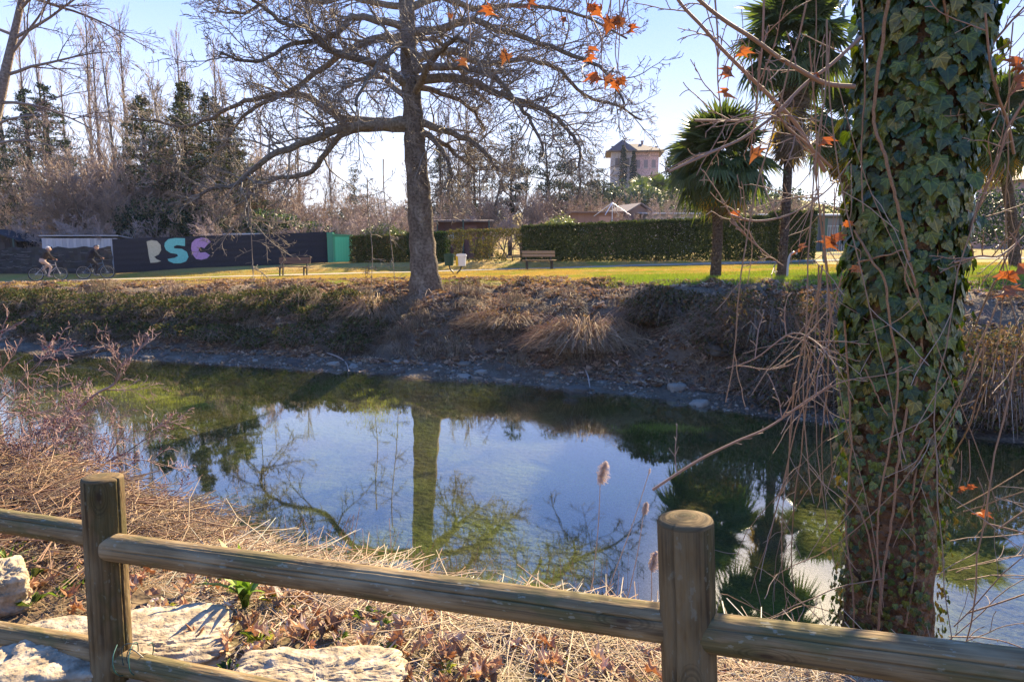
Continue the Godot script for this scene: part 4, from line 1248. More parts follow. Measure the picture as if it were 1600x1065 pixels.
func make_furniture() -> void:
	bench("wooden park bench with pale seat before the long dark hedge", gpx(842, 34.0) + Vector3(0, 0.02, 0), 0.15, 1.65, Color(0.30, 0.20, 0.11))
	bench("dark wooden park bench on the lawn before the black screen", gpx(460, 33.6), -0.1, 1.6, Color(0.13, 0.085, 0.06))
	# litter bins on bent posts
	for k in 2:
		var p := gpx(702 if k == 0 else 721, 31.5 - 0.3 * k)
		var t := thing("litter_bin", "dark green round litter bin on a bent post beside the white one" if k == 0 else "white and yellow litter bin on a bent post beside the green one", "litter bin", p, 0.0)
		var body := MB.new()
		var col := Color(0.035, 0.07, 0.045) if k == 0 else Color(0.66, 0.66, 0.62)
		var pts := PackedVector3Array(); var rad := PackedFloat32Array()
		for s in [[0.36, 0.17], [0.38, 0.19], [0.6, 0.215], [0.78, 0.225], [0.80, 0.235]]:
			pts.append(Vector3(0, s[0], 0)); rad.append(s[1])
		body.tube(pts, rad, 18, col, Color(-1, 0, 0), true)
		part("body", body.mesh(), M.plain, t)
		var lid := MB.new()
		pts = PackedVector3Array(); rad = PackedFloat32Array()
		for s in [[0.80, 0.25], [0.85, 0.25], [0.90, 0.20], [0.92, 0.06]]:
			pts.append(Vector3(0, s[0], 0)); rad.append(s[1])
		lid.tube(pts, rad, 18, col * 1.15, Color(-1, 0, 0), true)
		part("lid", lid.mesh(), M.plain, t)
		if k == 1:
			var st := MB.new()
			st.box(Transform3D(Basis(Vector3.UP, -0.6), Vector3(-0.165, 0.62, 0.10)), Vector3(0.12, 0.46, 0.10), Color(0.62, 0.42, 0.02))
			part("yellow_panel", st.mesh(), M.plain, t)
		var pole := MB.new()
		var e := 0.26 if k == 0 else -0.26
		pole.tube(smoothpath([Vector3(0, 0.38, -0.05), Vector3(e * 0.2, 0.2, -0.05), Vector3(e * 0.7, 0.06, -0.05), Vector3(e, -0.12, -0.05)], 4), taper(13, 0.035, 0.035), 8, Color(0.03, 0.03, 0.03))
		part("bent_post", pole.mesh(), M.metal, t)
	# grey steel hoop beside the tall palm
	var h := thing("steel_hoop", "grey bent steel hoop standing at the foot of the tall palm", "bollard", gpx(1229, 21.6))
	var hb := MB.new()
	hb.tube(smoothpath([Vector3(0, -0.2, 0), Vector3(0, 0.35, 0), Vector3(0.03, 0.66, 0), Vector3(0.14, 0.80, 0), Vector3(0.26, 0.76, 0)], 6), taper(25, 0.035, 0.035), 10, Color(0.32, 0.33, 0.34), Color(-1, 0, 0), true)
	part("hoop", hb.mesh(), M.metal, h)

# ---------------------------------------------------------------- cyclists
func sd_body(p: Vector3, A: PackedVector3Array, B: PackedVector3Array, ra: PackedFloat32Array, rb: PackedFloat32Array) -> float:
	var d := 10.0
	for i in A.size():
		var ab := B[i] - A[i]
		var t := clampf((p - A[i]).dot(ab) / maxf(ab.length_squared(), 1e-6), 0.0, 1.0)
		var e := p.distance_to(A[i] + ab * t) - lerpf(ra[i], rb[i], t)
		var k := 0.03
		var h := maxf(k - absf(d - e), 0.0) / k
		d = minf(d, e) - h * h * k * 0.25
	return d

func body_mesh(bones: Array, cell: float) -> ArrayMesh:               # surface nets over tapered capsules
	var A := PackedVector3Array(); var B := PackedVector3Array(); var ra := PackedFloat32Array(); var rb := PackedFloat32Array()
	var lo := Vector3.ONE * 99.0
	var hi := -lo
	for q in bones:
		A.append(q[0]); B.append(q[1]); ra.append(q[2]); rb.append(q[3])
		for w in 2:
			lo = lo.min(q[w] - Vector3.ONE * (maxf(q[2], q[3]) + 2 * cell)); hi = hi.max(q[w] + Vector3.ONE * (maxf(q[2], q[3]) + 2 * cell))
	var nx := int((hi.x - lo.x) / cell) + 1; var ny := int((hi.y - lo.y) / cell) + 1; var nz := int((hi.z - lo.z) / cell) + 1
	var f := PackedFloat32Array(); f.resize(nx * ny * nz)
	for z in nz:
		for y in ny:
			for x in nx: f[x + nx * (y + ny * z)] = sd_body(lo + Vector3(x, y, z) * cell, A, B, ra, rb)
	var id := PackedInt32Array(); id.resize(nx * ny * nz); id.fill(-1)
	var b := MB.new()
	for z in nz - 1:
		for y in ny - 1:
			for x in nx - 1:
				var s := Vector3.ZERO
				var n := 0
				var k := x + nx * (y + ny * z)
				for e in 12:
					var ax := e / 4
					var u := (e & 1); var w := (e >> 1) & 1
					var c := Vector3i(0, u, w) if ax == 0 else (Vector3i(u, 0, w) if ax == 1 else Vector3i(u, w, 0))
					var dlt := Vector3i(1, 0, 0) if ax == 0 else (Vector3i(0, 1, 0) if ax == 1 else Vector3i(0, 0, 1))
					var c2 := c + dlt
					var f0 := f[k + c.x + nx * (c.y + ny * c.z)]
					var f1 := f[k + c2.x + nx * (c2.y + ny * c2.z)]
					if (f0 < 0) != (f1 < 0):
						s += Vector3(c) + Vector3(dlt) * (f0 / (f0 - f1))
						n += 1
				if n == 0: continue
				var p := lo + (Vector3(x, y, z) + s / n) * cell
				var g := Vector3(sd_body(p + Vector3(0.004, 0, 0), A, B, ra, rb) - sd_body(p - Vector3(0.004, 0, 0), A, B, ra, rb), sd_body(p + Vector3(0, 0.004, 0), A, B, ra, rb) - sd_body(p - Vector3(0, 0.004, 0), A, B, ra, rb), sd_body(p + Vector3(0, 0, 0.004), A, B, ra, rb) - sd_body(p - Vector3(0, 0, 0.004), A, B, ra, rb)).normalized()
				var best := 9.0
				var col := Color.WHITE
				for q in bones:
					var ab: Vector3 = q[1] - q[0]
					var t := clampf((p - q[0]).dot(ab) / maxf(ab.length_squared(), 1e-6), 0.0, 1.0)
					var e: float = p.distance_to(q[0] + ab * t) - lerpf(q[2], q[3], t)
					if e < best: best = e; col = q[4]
				id[k] = b.vert(p, g, col)
	for z in range(1, nz - 1):
		for y in range(1, ny - 1):
			for x in range(1, nx - 1):
				var k := x + nx * (y + ny * z)
				for ax in 3:
					var step := [1, nx, nx * ny][ax] as int
					var u := [nx, nx * ny, 1][ax] as int
					var w := [nx * ny, 1, nx][ax] as int
					var inside := f[k] < 0
					if inside == (f[k + step] < 0): continue
					var q := [id[k - u - w], id[k - w], id[k], id[k - u]]
					if q.min() < 0: continue
					if inside: b.ix.append_array(PackedInt32Array([q[0], q[2], q[1], q[0], q[3], q[2]]))
					else: b.ix.append_array(PackedInt32Array([q[0], q[1], q[2], q[0], q[2], q[3]]))
	return b.mesh()

func bicycle(label: String, pos: Vector3, turn: float, frame: Color) -> void:
	var t := thing("bicycle", label, "bicycle", pos, turn)
	for e in [-1.0, 1.0]:
		var wc := Vector3(0.53 * e, 0.34, 0)
		var ty := MB.new()
		var pts := PackedVector3Array(); var rad := PackedFloat32Array()
		for k in 33:
			pts.append(wc + Vector3(cos(TAU * k / 32), sin(TAU * k / 32), 0) * 0.325); rad.append(0.022)
		ty.tube(pts, rad, 6, Color(0.02, 0.02, 0.02))
		var wo := part("wheel", ty.mesh(), M.plain, t)
		var rm := MB.new()
		pts = PackedVector3Array(); rad = PackedFloat32Array()
		for k in 33:
			pts.append(wc + Vector3(cos(TAU * k / 32), sin(TAU * k / 32), 0) * 0.30); rad.append(0.010)
		rm.tube(pts, rad, 4, Color(0.35, 0.35, 0.35))
		for k in 16:
			rm.line(wc + Vector3(0, 0, 0.03 if k % 2 else -0.03), wc + Vector3(cos(TAU * k / 16), sin(TAU * k / 16), 0) * 0.30, 0.002, 0.002, 3, Color(0.5, 0.5, 0.5), false)
		rm.line(wc - Vector3(0, 0, 0.05), wc + Vector3(0, 0, 0.05), 0.025, 0.025, 8, Color(0.3, 0.3, 0.3))
		part("rim", rm.mesh(), M.metal, wo)
	var fr := MB.new()
	var bb := Vector3(-0.06, 0.30, 0)
	var seat := Vector3(-0.20, 0.78, 0)
	var head := Vector3(0.36, 0.80, 0)
	fr.line(bb, seat, 0.018, 0.018, 8, frame); fr.line(seat + Vector3(0.02, -0.05, 0), head, 0.018, 0.018, 8, frame)
	fr.line(bb, head - Vector3(-0.02, 0.12, 0), 0.022, 0.022, 8, frame)
	for e in [-0.05, 0.05]:
		fr.line(bb + Vector3(0, 0, e * 0.6), Vector3(-0.53, 0.34, e), 0.011, 0.011, 6, frame)
		fr.line(seat + Vector3(0.02, -0.06, e * 0.3), Vector3(-0.53, 0.34, e), 0.009, 0.009, 6, frame)
		fr.line(head - Vector3(-0.03, 0.14, 0) + Vector3(0, 0, e * 0.8), Vector3(0.53, 0.34, e), 0.013, 0.010, 6, frame)
	fr.line(head - Vector3(-0.03, 0.16, 0), head + Vector3(-0.02, 0.12, 0), 0.02, 0.02, 8, frame)
	part("frame", fr.mesh(), M.metal, t)
	var hb := MB.new()
	hb.line(head + Vector3(-0.02, 0.10, 0), head + Vector3(0.05, 0.22, 0), 0.014, 0.014, 8, Color(0.05, 0.05, 0.05))
	hb.tube(smoothpath([head + Vector3(-0.02, 0.24, -0.29), head + Vector3(0.05, 0.23, -0.12), head + Vector3(0.05, 0.23, 0.12), head + Vector3(-0.02, 0.24, 0.29)], 4), taper(13, 0.013, 0.013), 8, Color(0.12, 0.12, 0.12))
	part("handlebar", hb.mesh(), M.metal, t)
	var sd := MB.new()
	sd.line(seat, seat + Vector3(-0.02, 0.12, 0), 0.013, 0.013, 8, Color(0.1, 0.1, 0.1))
	sd.tube(PackedVector3Array([seat + Vector3(-0.14, 0.14, 0), seat + Vector3(-0.08, 0.14, 0), seat + Vector3(0.04, 0.145, 0), seat + Vector3(0.13, 0.14, 0)]), PackedFloat32Array([0.05, 0.075, 0.04, 0.018]), 8, Color(0.03, 0.03, 0.03), Color(-1, 0, 0), true)
	part("saddle", sd.mesh(), M.plain, t)
	var cr := MB.new()
	cr.line(bb - Vector3(0, 0, 0.04), bb + Vector3(0, 0, 0.05), 0.08, 0.08, 14, Color(0.08, 0.08, 0.08))
	cr.line(bb + Vector3(0, 0, 0.07), bb + Vector3(0.10, -0.13, 0.08), 0.012, 0.012, 6, Color(0.15, 0.15, 0.15))
	cr.line(bb - Vector3(0, 0, 0.07), bb + Vector3(-0.10, 0.13, -0.08), 0.012, 0.012, 6, Color(0.15, 0.15, 0.15))
	cr.box(Transform3D(Basis(), bb + Vector3(0.10, -0.13, 0.13)), Vector3(0.09, 0.02, 0.09), Color(0.04, 0.04, 0.04))
	cr.box(Transform3D(Basis(), bb + Vector3(-0.10, 0.13, -0.13)), Vector3(0.09, 0.02, 0.09), Color(0.04, 0.04, 0.04))
	part("crank", cr.mesh(), M.metal, t)

func cyclist(label: String, pos: Vector3, turn: float, top: Color, legs: Color, shoe: Color, hair: Color, helmet: bool, pack: bool) -> void:
	var t := thing("person", label, "person", pos, turn)
	var skin := Color(0.42, 0.26, 0.19)
	var hip := Vector3(-0.20, 0.99, 0)
	var chest := Vector3(0.00, 1.36, 0)
	var neck := Vector3(0.06, 1.46, 0)
	var head := Vector3(0.13, 1.60, 0)
	var B := [[hip, hip + Vector3(0.05, 0.12, 0), 0.15, 0.14, legs], [hip + Vector3(0.05, 0.13, 0), chest, 0.145, 0.155, top], [chest + Vector3(0, 0.03, -0.13), chest + Vector3(0, 0.03, 0.13), 0.085, 0.085, top],
		[neck - Vector3(0.02, 0.03, 0), head - Vector3(0.02, 0.06, 0), 0.055, 0.05, skin], [head - Vector3(0.02, -0.02, 0), head + Vector3(0.025, -0.05, 0), 0.098, 0.072, skin],
		[head + Vector3(0.08, -0.01, 0), head + Vector3(0.108, -0.03, 0), 0.014, 0.018, skin], [head + Vector3(-0.01, -0.01, 0.09), head + Vector3(-0.01, -0.04, 0.092), 0.02, 0.016, skin], [head + Vector3(-0.01, -0.01, -0.09), head + Vector3(-0.01, -0.04, -0.092), 0.02, 0.016, skin]]
	for e in [-1.0, 1.0]:
		var sh := chest + Vector3(0, 0.05, 0.19 * e)
		var hand := Vector3(0.36, 1.045, 0.26 * e)
		var el := sh.lerp(hand, 0.5) + Vector3(-0.05, -0.06, 0.08 * e)
		B.append([sh, el, 0.065, 0.048, top]); B.append([el, hand - (hand - el).normalized() * 0.06, 0.047, 0.033, top]); B.append([hand - (hand - el).normalized() * 0.07, hand, 0.032, 0.036, skin])
		var foot := Vector3(-0.06 + 0.10, 0.30 - 0.13, 0.13) if e > 0 else Vector3(-0.06 - 0.10, 0.30 + 0.13, -0.13)
		var hj := hip + Vector3(0.02, -0.02, 0.09 * e)
		var ank := foot + Vector3(-0.06, 0.09, 0)
		var kn := hj.lerp(ank, 0.5) + Vector3(0.20 if e > 0 else 0.30, 0.06, 0.02 * e)
		B.append([hj, kn, 0.092, 0.062, legs]); B.append([kn, ank, 0.06, 0.042, legs])
		B.append([ank - Vector3(0.03, 0.03, 0), foot + Vector3(0.10, 0.035, 0), 0.042, 0.034, shoe])
	var o := part("body", body_mesh(B, 0.024), M.cloth, t)
	var fg := MB.new()
	for e in [-1.0, 1.0]:
		for k in 5:
			var c := Vector3(0.355, 1.04, (0.225 + 0.018 * k) * e)
			var l := [0.9, 1.0, 1.05, 0.98, 0.8][k] as float
			fg.tube(smoothpath([c + Vector3(-0.01, 0.025, 0), c + Vector3(0.028 * l, 0.018, 0), c + Vector3(0.030 * l, -0.016, 0), c + Vector3(0.004, -0.026, 0)], 2), taper(7, 0.009, 0.0075), 5, skin)
	part("fingers", fg.mesh(), M.cloth, o)
	var hr := MB.new()
	if helmet:
		for k in 5:
			hr.tube(smoothpath([head + Vector3(0.10, 0.035, -0.07 + 0.035 * k), head + Vector3(0.03, 0.105, -0.065 + 0.033 * k), head + Vector3(-0.06, 0.095, -0.06 + 0.03 * k), head + Vector3(-0.13, 0.02, -0.05 + 0.025 * k)], 4), taper(13, 0.026, 0.024), 8, hair, Color(-1, 0, 0), true)
		part("helmet", hr.mesh(), M.metal, t)
	else:
		for k in 260:
			var u := rv().normalized()
			if u.y < -0.15 or (u.x > 0.35 and u.y < 0.5): continue
			var p := head + Vector3(-0.02, 0.02, 0) + u * Vector3(0.102, 0.10, 0.098)
			hr.line(p, p + (u * 0.02 + Vector3(-0.025, -0.02, 0)), 0.013, 0.007, 4, vary(hair, 0.15))
		part("hair", hr.mesh(), M.cloth, t)
	if pack:
		var bp := body_mesh([[Vector3(-0.24, 1.12, -0.06), Vector3(-0.16, 1.36, -0.06), 0.10, 0.09, Color(0.03, 0.03, 0.035)], [Vector3(-0.24, 1.12, 0.06), Vector3(-0.16, 1.36, 0.06), 0.10, 0.09, Color(0.03, 0.03, 0.035)]], 0.03)
		var pt := thing("backpack", "small black backpack worn by the helmeted cyclist", "backpack", pos, turn)
		part("bag", bp, M.cloth, pt)
		var sp := MB.new()
		for e in [-0.09, 0.09]:
			sp.tube(smoothpath([Vector3(-0.16, 1.42, e), Vector3(-0.02, 1.50, e), Vector3(0.13, 1.40, e), Vector3(0.06, 1.20, e * 1.3), Vector3(-0.10, 1.12, e * 1.4)], 4), taper(17, 0.02, 0.02), 5, Color(0.03, 0.03, 0.035))
		part("strap", sp.mesh(), M.cloth, pt)

func make_cyclists() -> void:
	var p1 := gpx(75, path_d(-24.0)) + Vector3(0, 0.03, 0)
	bicycle("city bicycle ridden by the white-haired person", p1, 0.85, Color(0.35, 0.33, 0.32))
	cyclist("white-haired person in dark brown jacket and beige trousers riding a bicycle", p1, 0.85, Color(0.045, 0.032, 0.025), Color(0.40, 0.30, 0.24), Color(0.25, 0.22, 0.2), Color(0.6, 0.58, 0.55), false, false)
	var p2 := gpx(149, path_d(-21.5) + 0.6) + Vector3(0, 0.03, 0)
	bicycle("dark blue bicycle ridden by the helmeted person", p2, 0.72, Color(0.03, 0.07, 0.12))
	cyclist("person in dark jacket, helmet and backpack riding a dark bicycle", p2, 0.72, Color(0.025, 0.025, 0.03), Color(0.03, 0.03, 0.035), Color(0.2, 0.2, 0.2), Color(0.05, 0.06, 0.08), true, true)

# ---------------------------------------------------------------- wooden fence in the foreground
func wood_tex() -> ImageTexture:
	var im := Image.create(256, 1024, false, Image.FORMAT_RGB8)
	var g := FastNoiseLite.new(); g.seed = 71; g.frequency = 0.05
	var k := FastNoiseLite.new(); k.seed = 72; k.frequency = 0.012
	var s := FastNoiseLite.new(); s.seed = 73; s.frequency = 0.06
	var fine := FastNoiseLite.new(); fine.seed = 75; fine.frequency = 0.09
	var knots := [[40, 120], [170, 300], [90, 470], [220, 640], [20, 800], [130, 930], [200, 90], [60, 690]]
	for y in 1024:
		for x in 256:
			var a := x / 256.0 * TAU
			var cx := cos(a) * 40.0; var cz := sin(a) * 40.0
			var f := g.get_noise_3d(cx * 2.2, y * 0.05, cz * 2.2)            # long fibres
			var w := k.get_noise_3d(cx * 0.7, y * 0.35, cz * 0.7)            # weathering patches
			var m := s.get_noise_3d(cx, y * 0.6, cz)
			var c := Color(0.225, 0.155, 0.075).lerp(Color(0.085, 0.06, 0.034), clampf(0.40 + 1.0 * f + 0.5 * fine.get_noise_3d(cx * 5.0, y * 0.08, cz * 5.0), 0, 1))
			c = c.lerp(Color(0.33, 0.25, 0.14), clampf(w * 1.5, 0, 0.55))
			c = c.lerp(Color(0.07, 0.075, 0.025), clampf(-w * 2.0 - 0.25 + 0.4 * m, 0, 0.5))   # green algae film in blotches
			if m > 0.42: c = c.lerp(Color(0.30, 0.29, 0.22), 0.4)                           # lichen specks
			for kn in knots:                                          # knots: dark heart, rings bending round it
				var dx: float = wrapf(x - kn[0], -128.0, 128.0) / 11.0
				var dy: float = wrapf(y - kn[1], -512.0, 512.0) / 22.0
				var kd: float = sqrt(dx * dx + dy * dy)
				if kd < 1.0: c = c.lerp(Color(0.05, 0.032, 0.02), (1.0 - kd) * 0.9 if kd > 0.35 else 0.85)
				elif kd < 1.8: c = c * (0.82 + 0.16 * sin(kd * 16.0))
			im.set_pixel(x, y, c.linear_to_srgb())
	return ImageTexture.create_from_image(im)

# a log: tube with a seam that has split open along it; uv runs round and along
func log_mesh(a: Vector3, b: Vector3, r: float, cracks: Array, seed_: float, dome := 0.0) -> ArrayMesh:
	var sides := 150
	var n := 30
	var m := MB.new()
	var z := (b - a).normalized()
	var eye := Vector3(0, EYE, 0) - (a + b) * 0.5                    # crack angles count from the side that faces the path
	var x := (eye - z * eye.dot(z)).normalized()
	var y := z.cross(x)
	var l := a.distance_to(b)
	for i in n + 1:
		var f := float(i) / n
		for s in sides + 1:
			var an := TAU * s / sides
			var rr := r * (1.0 + 0.02 * n_clump.get_noise_3d(cos(an) * 3.0 + seed_, f * l * 3.0, sin(an) * 3.0) + 0.012 * sin(an * 2.0 + seed_))
			for c in cracks:                                             # angle, from, to, depth
				var wob: float = c[0] + 0.10 * n_clump.get_noise_2d(f * l * 4.0 + seed_ * 3.0, c[0] * 9.0)
				var da: float = absf(wrapf(an - wob, -PI, PI))
				if f > c[1] and f < c[2] and da < 0.055: rr -= c[3] * (1.0 - da / 0.055) * sin(PI * (f - c[1]) / (c[2] - c[1]) * 0.8 + 0.3)
			var d := x * cos(an) + y * sin(an)
			m.vert(a + z * l * f + d * rr, d, Color.WHITE, Vector2(float(s) / sides + seed_ * 0.37, 0.03 + f * minf(l * 0.5, 0.94)))
	var w := sides + 1
	for i in n:
		for s in sides:
			var k := i * w + s
			m.ix.append_array(PackedInt32Array([k, k + w, k + 1, k + 1, k + w, k + w + 1]))
	for e in 2:                                                      # end grain, slightly domed with a worn rim
		var q := n * w if e == 1 else 0
		var dir := z if e == 1 else -z
		var base := m.v.size()
		for ring in [[1.0, 0.0], [0.965, 0.006], [0.6, 0.008 + dome * 0.6], [0.0, 0.009 + dome]]:
			for s in sides + 1:
				var c: Vector3 = (b if e == 1 else a)
				var p: Vector3 = c + (m.v[q + s] - c) * ring[0] + dir * ring[1]
				m.vert(p, dir, Color(1.35, 1.35, 1.2), Vector2(ring[0] * 0.2 + 0.03 * sin(TAU * s / sides), ring[0] * 0.3 + 0.02 * cos(TAU * s / sides)))
		for ring in 3:
			for s in sides:
				var k := base + ring * w + s
				if e == 1: m.ix.append_array(PackedInt32Array([k, k + w, k + 1, k + 1, k + w, k + w + 1]))
				else: m.ix.append_array(PackedInt32Array([k, k + 1, k + w, k + 1, k + w + 1, k + w]))
	var st := SurfaceTool.new()                                      # recompute the normals so that cracks shade
	st.create_from(m.mesh(), 0)
	st.generate_normals()
	return st.commit()

func make_fence() -> void:
	var t := thing("wooden_fence", "weathered round-log post and rail fence along the near bank", "fence")
	var wm := mat(Color.WHITE, 0.88, 0.25, true)
	wm.albedo_texture = wood_tex()
	wm.normal_enabled = true
	wm.normal_texture = normal_tex(74, 0.03, 5.0, 256, 4)
	wm.normal_scale = 0.5
	wm.uv1_scale = Vector3(1.0, 1.0, 1.0)
	var pm := wm.duplicate() as StandardMaterial3D                    # the posts are tinted darker than the rails
	pm.albedo_color = Color(0.62, 0.60, 0.56).linear_to_srgb()
	var pl := at(159, 748, 2.37)                                      # post tops
	var pr := at(1071, 815, 1.62)
	var bl := at(176, 1065, 2.33); var br := at(1078, 1065, 1.61)
	var dl := (bl - pl).normalized(); var dr := (br - pr).normalized()
	part("post", log_mesh(pl + dl * 1.55, pl, 0.069, [[0.75, 0.25, 1.5, 0.016], [-0.9, 0.5, 1.2, 0.007]], 0.3, 0.006), pm, t)
	part("post", log_mesh(pr + dr * 1.6, pr, 0.0695, [[-0.5, 0.55, 1.3, 0.008], [0.4, 0.2, 0.9, 0.007]], 2.3, 0.008), pm, t)
	var step := pl - pr
	step.y = 0.0
	# rails end inside the posts
	var j_l := at(158, 850, 2.37); var j_r := at(1072, 978, 1.62)
	var far_l := j_l + (j_l - j_r).normalized() * 2.0 + Vector3(0, 0.06, 0)
	var far_r := at(1600, 1052, 1.27); far_r = at(1092, 985, 1.62).lerp(far_r, 2.4)
	part("rail", log_mesh(far_l, at(150, 836, 2.40), 0.046, [[-0.2, 0.1, 1.1, 0.012]], 1.0), wm, t)
	part("rail", log_mesh(at(172, 854, 2.33), at(1058, 976, 1.63), 0.0485, [[0.25, 0.02, 0.5, 0.012], [-0.05, 0.38, 1.05, 0.016], [-0.6, 0.2, 0.7, 0.006]], 4.0), wm, t)
	part("rail", log_mesh(at(1090, 986, 1.60), far_r, 0.0485, [[-0.2, 0.0, 0.8, 0.012], [0.3, 0.1, 0.6, 0.008]], 5.5), wm, t)
	var lo_l := at(165, 1017, 2.38); var lo_r := at(182, 1033, 2.32)
	var lo_dir := (at(400, 1078, 2.13) - lo_r).normalized()
	part("rail", log_mesh(lo_l - (lo_l - at(0, 989, 2.56)).normalized() * 2.0, lo_l, 0.044, [[0.5, 0.2, 1.0, 0.01]], 7.0), wm, t)
	part("rail", log_mesh(lo_r, lo_r + lo_dir * 1.9, 0.044, [[0.3, 0.0, 0.7, 0.01]], 8.0), wm, t)
	# posts that carry the rails beyond the frame
	part("post", log_mesh(far_l + Vector3(0, -1.1, 0), far_l + Vector3(0, 0.22, 0), 0.069, [], 9.0, 0.006), wm, t)
	part("post", log_mesh(far_r + Vector3(0, -1.1, 0), far_r + Vector3(0, 0.22, 0), 0.069, [], 10.0, 0.006), wm, t)
	# green wire twisted round the lower joint
	var wb := MB.new()
	var c := at(190, 1037, 2.25)
	var wp := []
	for k in 15:
		var an := k * 0.9
		wp.append(c + Vector3(0.008 * k - 0.03, 0.055 * cos(an), 0.055 * sin(an) - 0.03))
	wb.tube(smoothpath(wp, 4), taper(57, 0.0022, 0.0022), 5, Color(0.02, 0.09, 0.07))
	for k in 2:
		var s := at(190 + k * 8, 1015 + k * 8, 2.26)
		wb.tube(smoothpath([s - Vector3(0, 0.06, 0), s, s + Vector3(0.03, 0.035, 0.02), s + Vector3(0.075, 0.04 - 0.03 * k, 0.03)], 4), taper(13, 0.0022, 0.0018), 5, Color(0.03, 0.05, 0.05))
	part("wire", wb.mesh(), M.metal, t)

# ---------------------------------------------------------------- leaves
func lobed_leaf(outline: Array, fold: float, curl: float, wave: float, uvs := true) -> ArrayMesh:
	# outline in the xy plane, stalk at the origin, tip at +y; folded along the midrib and curled
	var b := MB.new()
	b.smooth = false
	var c := Vector3(0, 0.34, 0)
	var pts := []
	for q in outline:
		var x: float = q[0]; var y: float = q[1]
		pts.append(Vector3(x, y, fold * absf(x) - curl * y * y + wave * sin(x * 7.0 + y * 5.0)))
	c.z = -curl * c.y * c.y + wave * 0.4
	for i in pts.size():                                             # an inner ring lets the blade buckle between its lobes
		var p: Vector3 = pts[i]; var q: Vector3 = pts[(i + 1) % pts.size()]
		var pm: Vector3 = c.lerp(p, 0.55); var qm: Vector3 = c.lerp(q, 0.55)
		pm.z += wave * 0.9 * sin(pm.x * 9.0 - pm.y * 6.0); qm.z += wave * 0.9 * sin(qm.x * 9.0 - qm.y * 6.0)
		for tr in [[c, qm, pm], [pm, qm, q], [pm, q, p]]:
			var k := b.v.size()
			for w in tr: b.vert(w, Vector3.BACK, Color.WHITE, Vector2(w.x * 0.5 + 0.5, 1.0 - (w.y + 0.25) / 1.3))
			b.ix.append_array(PackedInt32Array([k, k + 1, k + 2]))
	return b.mesh()

const IVY := [[0.0, 0.0], [0.16, -0.14], [0.38, -0.12], [0.50, 0.03], [0.47, 0.18], [0.56, 0.34], [0.58, 0.50], [0.40, 0.53], [0.27, 0.66], [0.14, 0.87], [0.0, 1.0], [-0.14, 0.87], [-0.27, 0.66], [-0.40, 0.53], [-0.58, 0.50], [-0.56, 0.34], [-0.47, 0.18], [-0.50, 0.03], [-0.38, -0.12], [-0.16, -0.14]]
const HEART := [[0.0, 0.0], [0.18, -0.13], [0.42, -0.06], [0.52, 0.16], [0.46, 0.40], [0.28, 0.68], [0.0, 1.0], [-0.28, 0.68], [-0.46, 0.40], [-0.52, 0.16], [-0.42, -0.06], [-0.18, -0.13]]
const PLANE := [[0.0, 0.0], [0.22, -0.06], [0.50, -0.10], [0.42, 0.10], [0.78, 0.34], [0.52, 0.40], [0.44, 0.52], [0.60, 0.82], [0.30, 0.72], [0.14, 0.80], [0.0, 1.05], [-0.14, 0.80], [-0.30, 0.72], [-0.60, 0.82], [-0.44, 0.52], [-0.52, 0.40], [-0.78, 0.34], [-0.42, 0.10], [-0.50, -0.10], [-0.22, -0.06]]

func vein_tex(blade: Color, vein: Color, seed_: int) -> ImageTexture:
	var im := Image.create(128, 128, false, Image.FORMAT_RGB8)
	var f := FastNoiseLite.new(); f.seed = seed_; f.frequency = 0.05
	var dirs := [Vector2(0, 1), Vector2(0.62, 0.60), Vector2(-0.62, 0.60), Vector2(0.9, 0.05), Vector2(-0.9, 0.05)]
	for j in 128:
		for i in 128:
			var p := Vector2((i / 127.0 - 0.5) * 2.0, (1.0 - j / 127.0) * 1.3 - 0.25)
			var c := blade * (1.0 + 0.35 * f.get_noise_2d(i, j))
			var near := 9.0
			for d in dirs:
				var u: Vector2 = d.normalized()
				var t: float = maxf(p.dot(u), 0.0)
				near = minf(near, p.distance_to(u * t) + 0.012 * t)
			if near < 0.05: c = c.lerp(vein, 1.0 - near / 0.05)
			im.set_pixel(i, j, Color(c.r, c.g, c.b).linear_to_srgb())
	return ImageTexture.create_from_image(im)

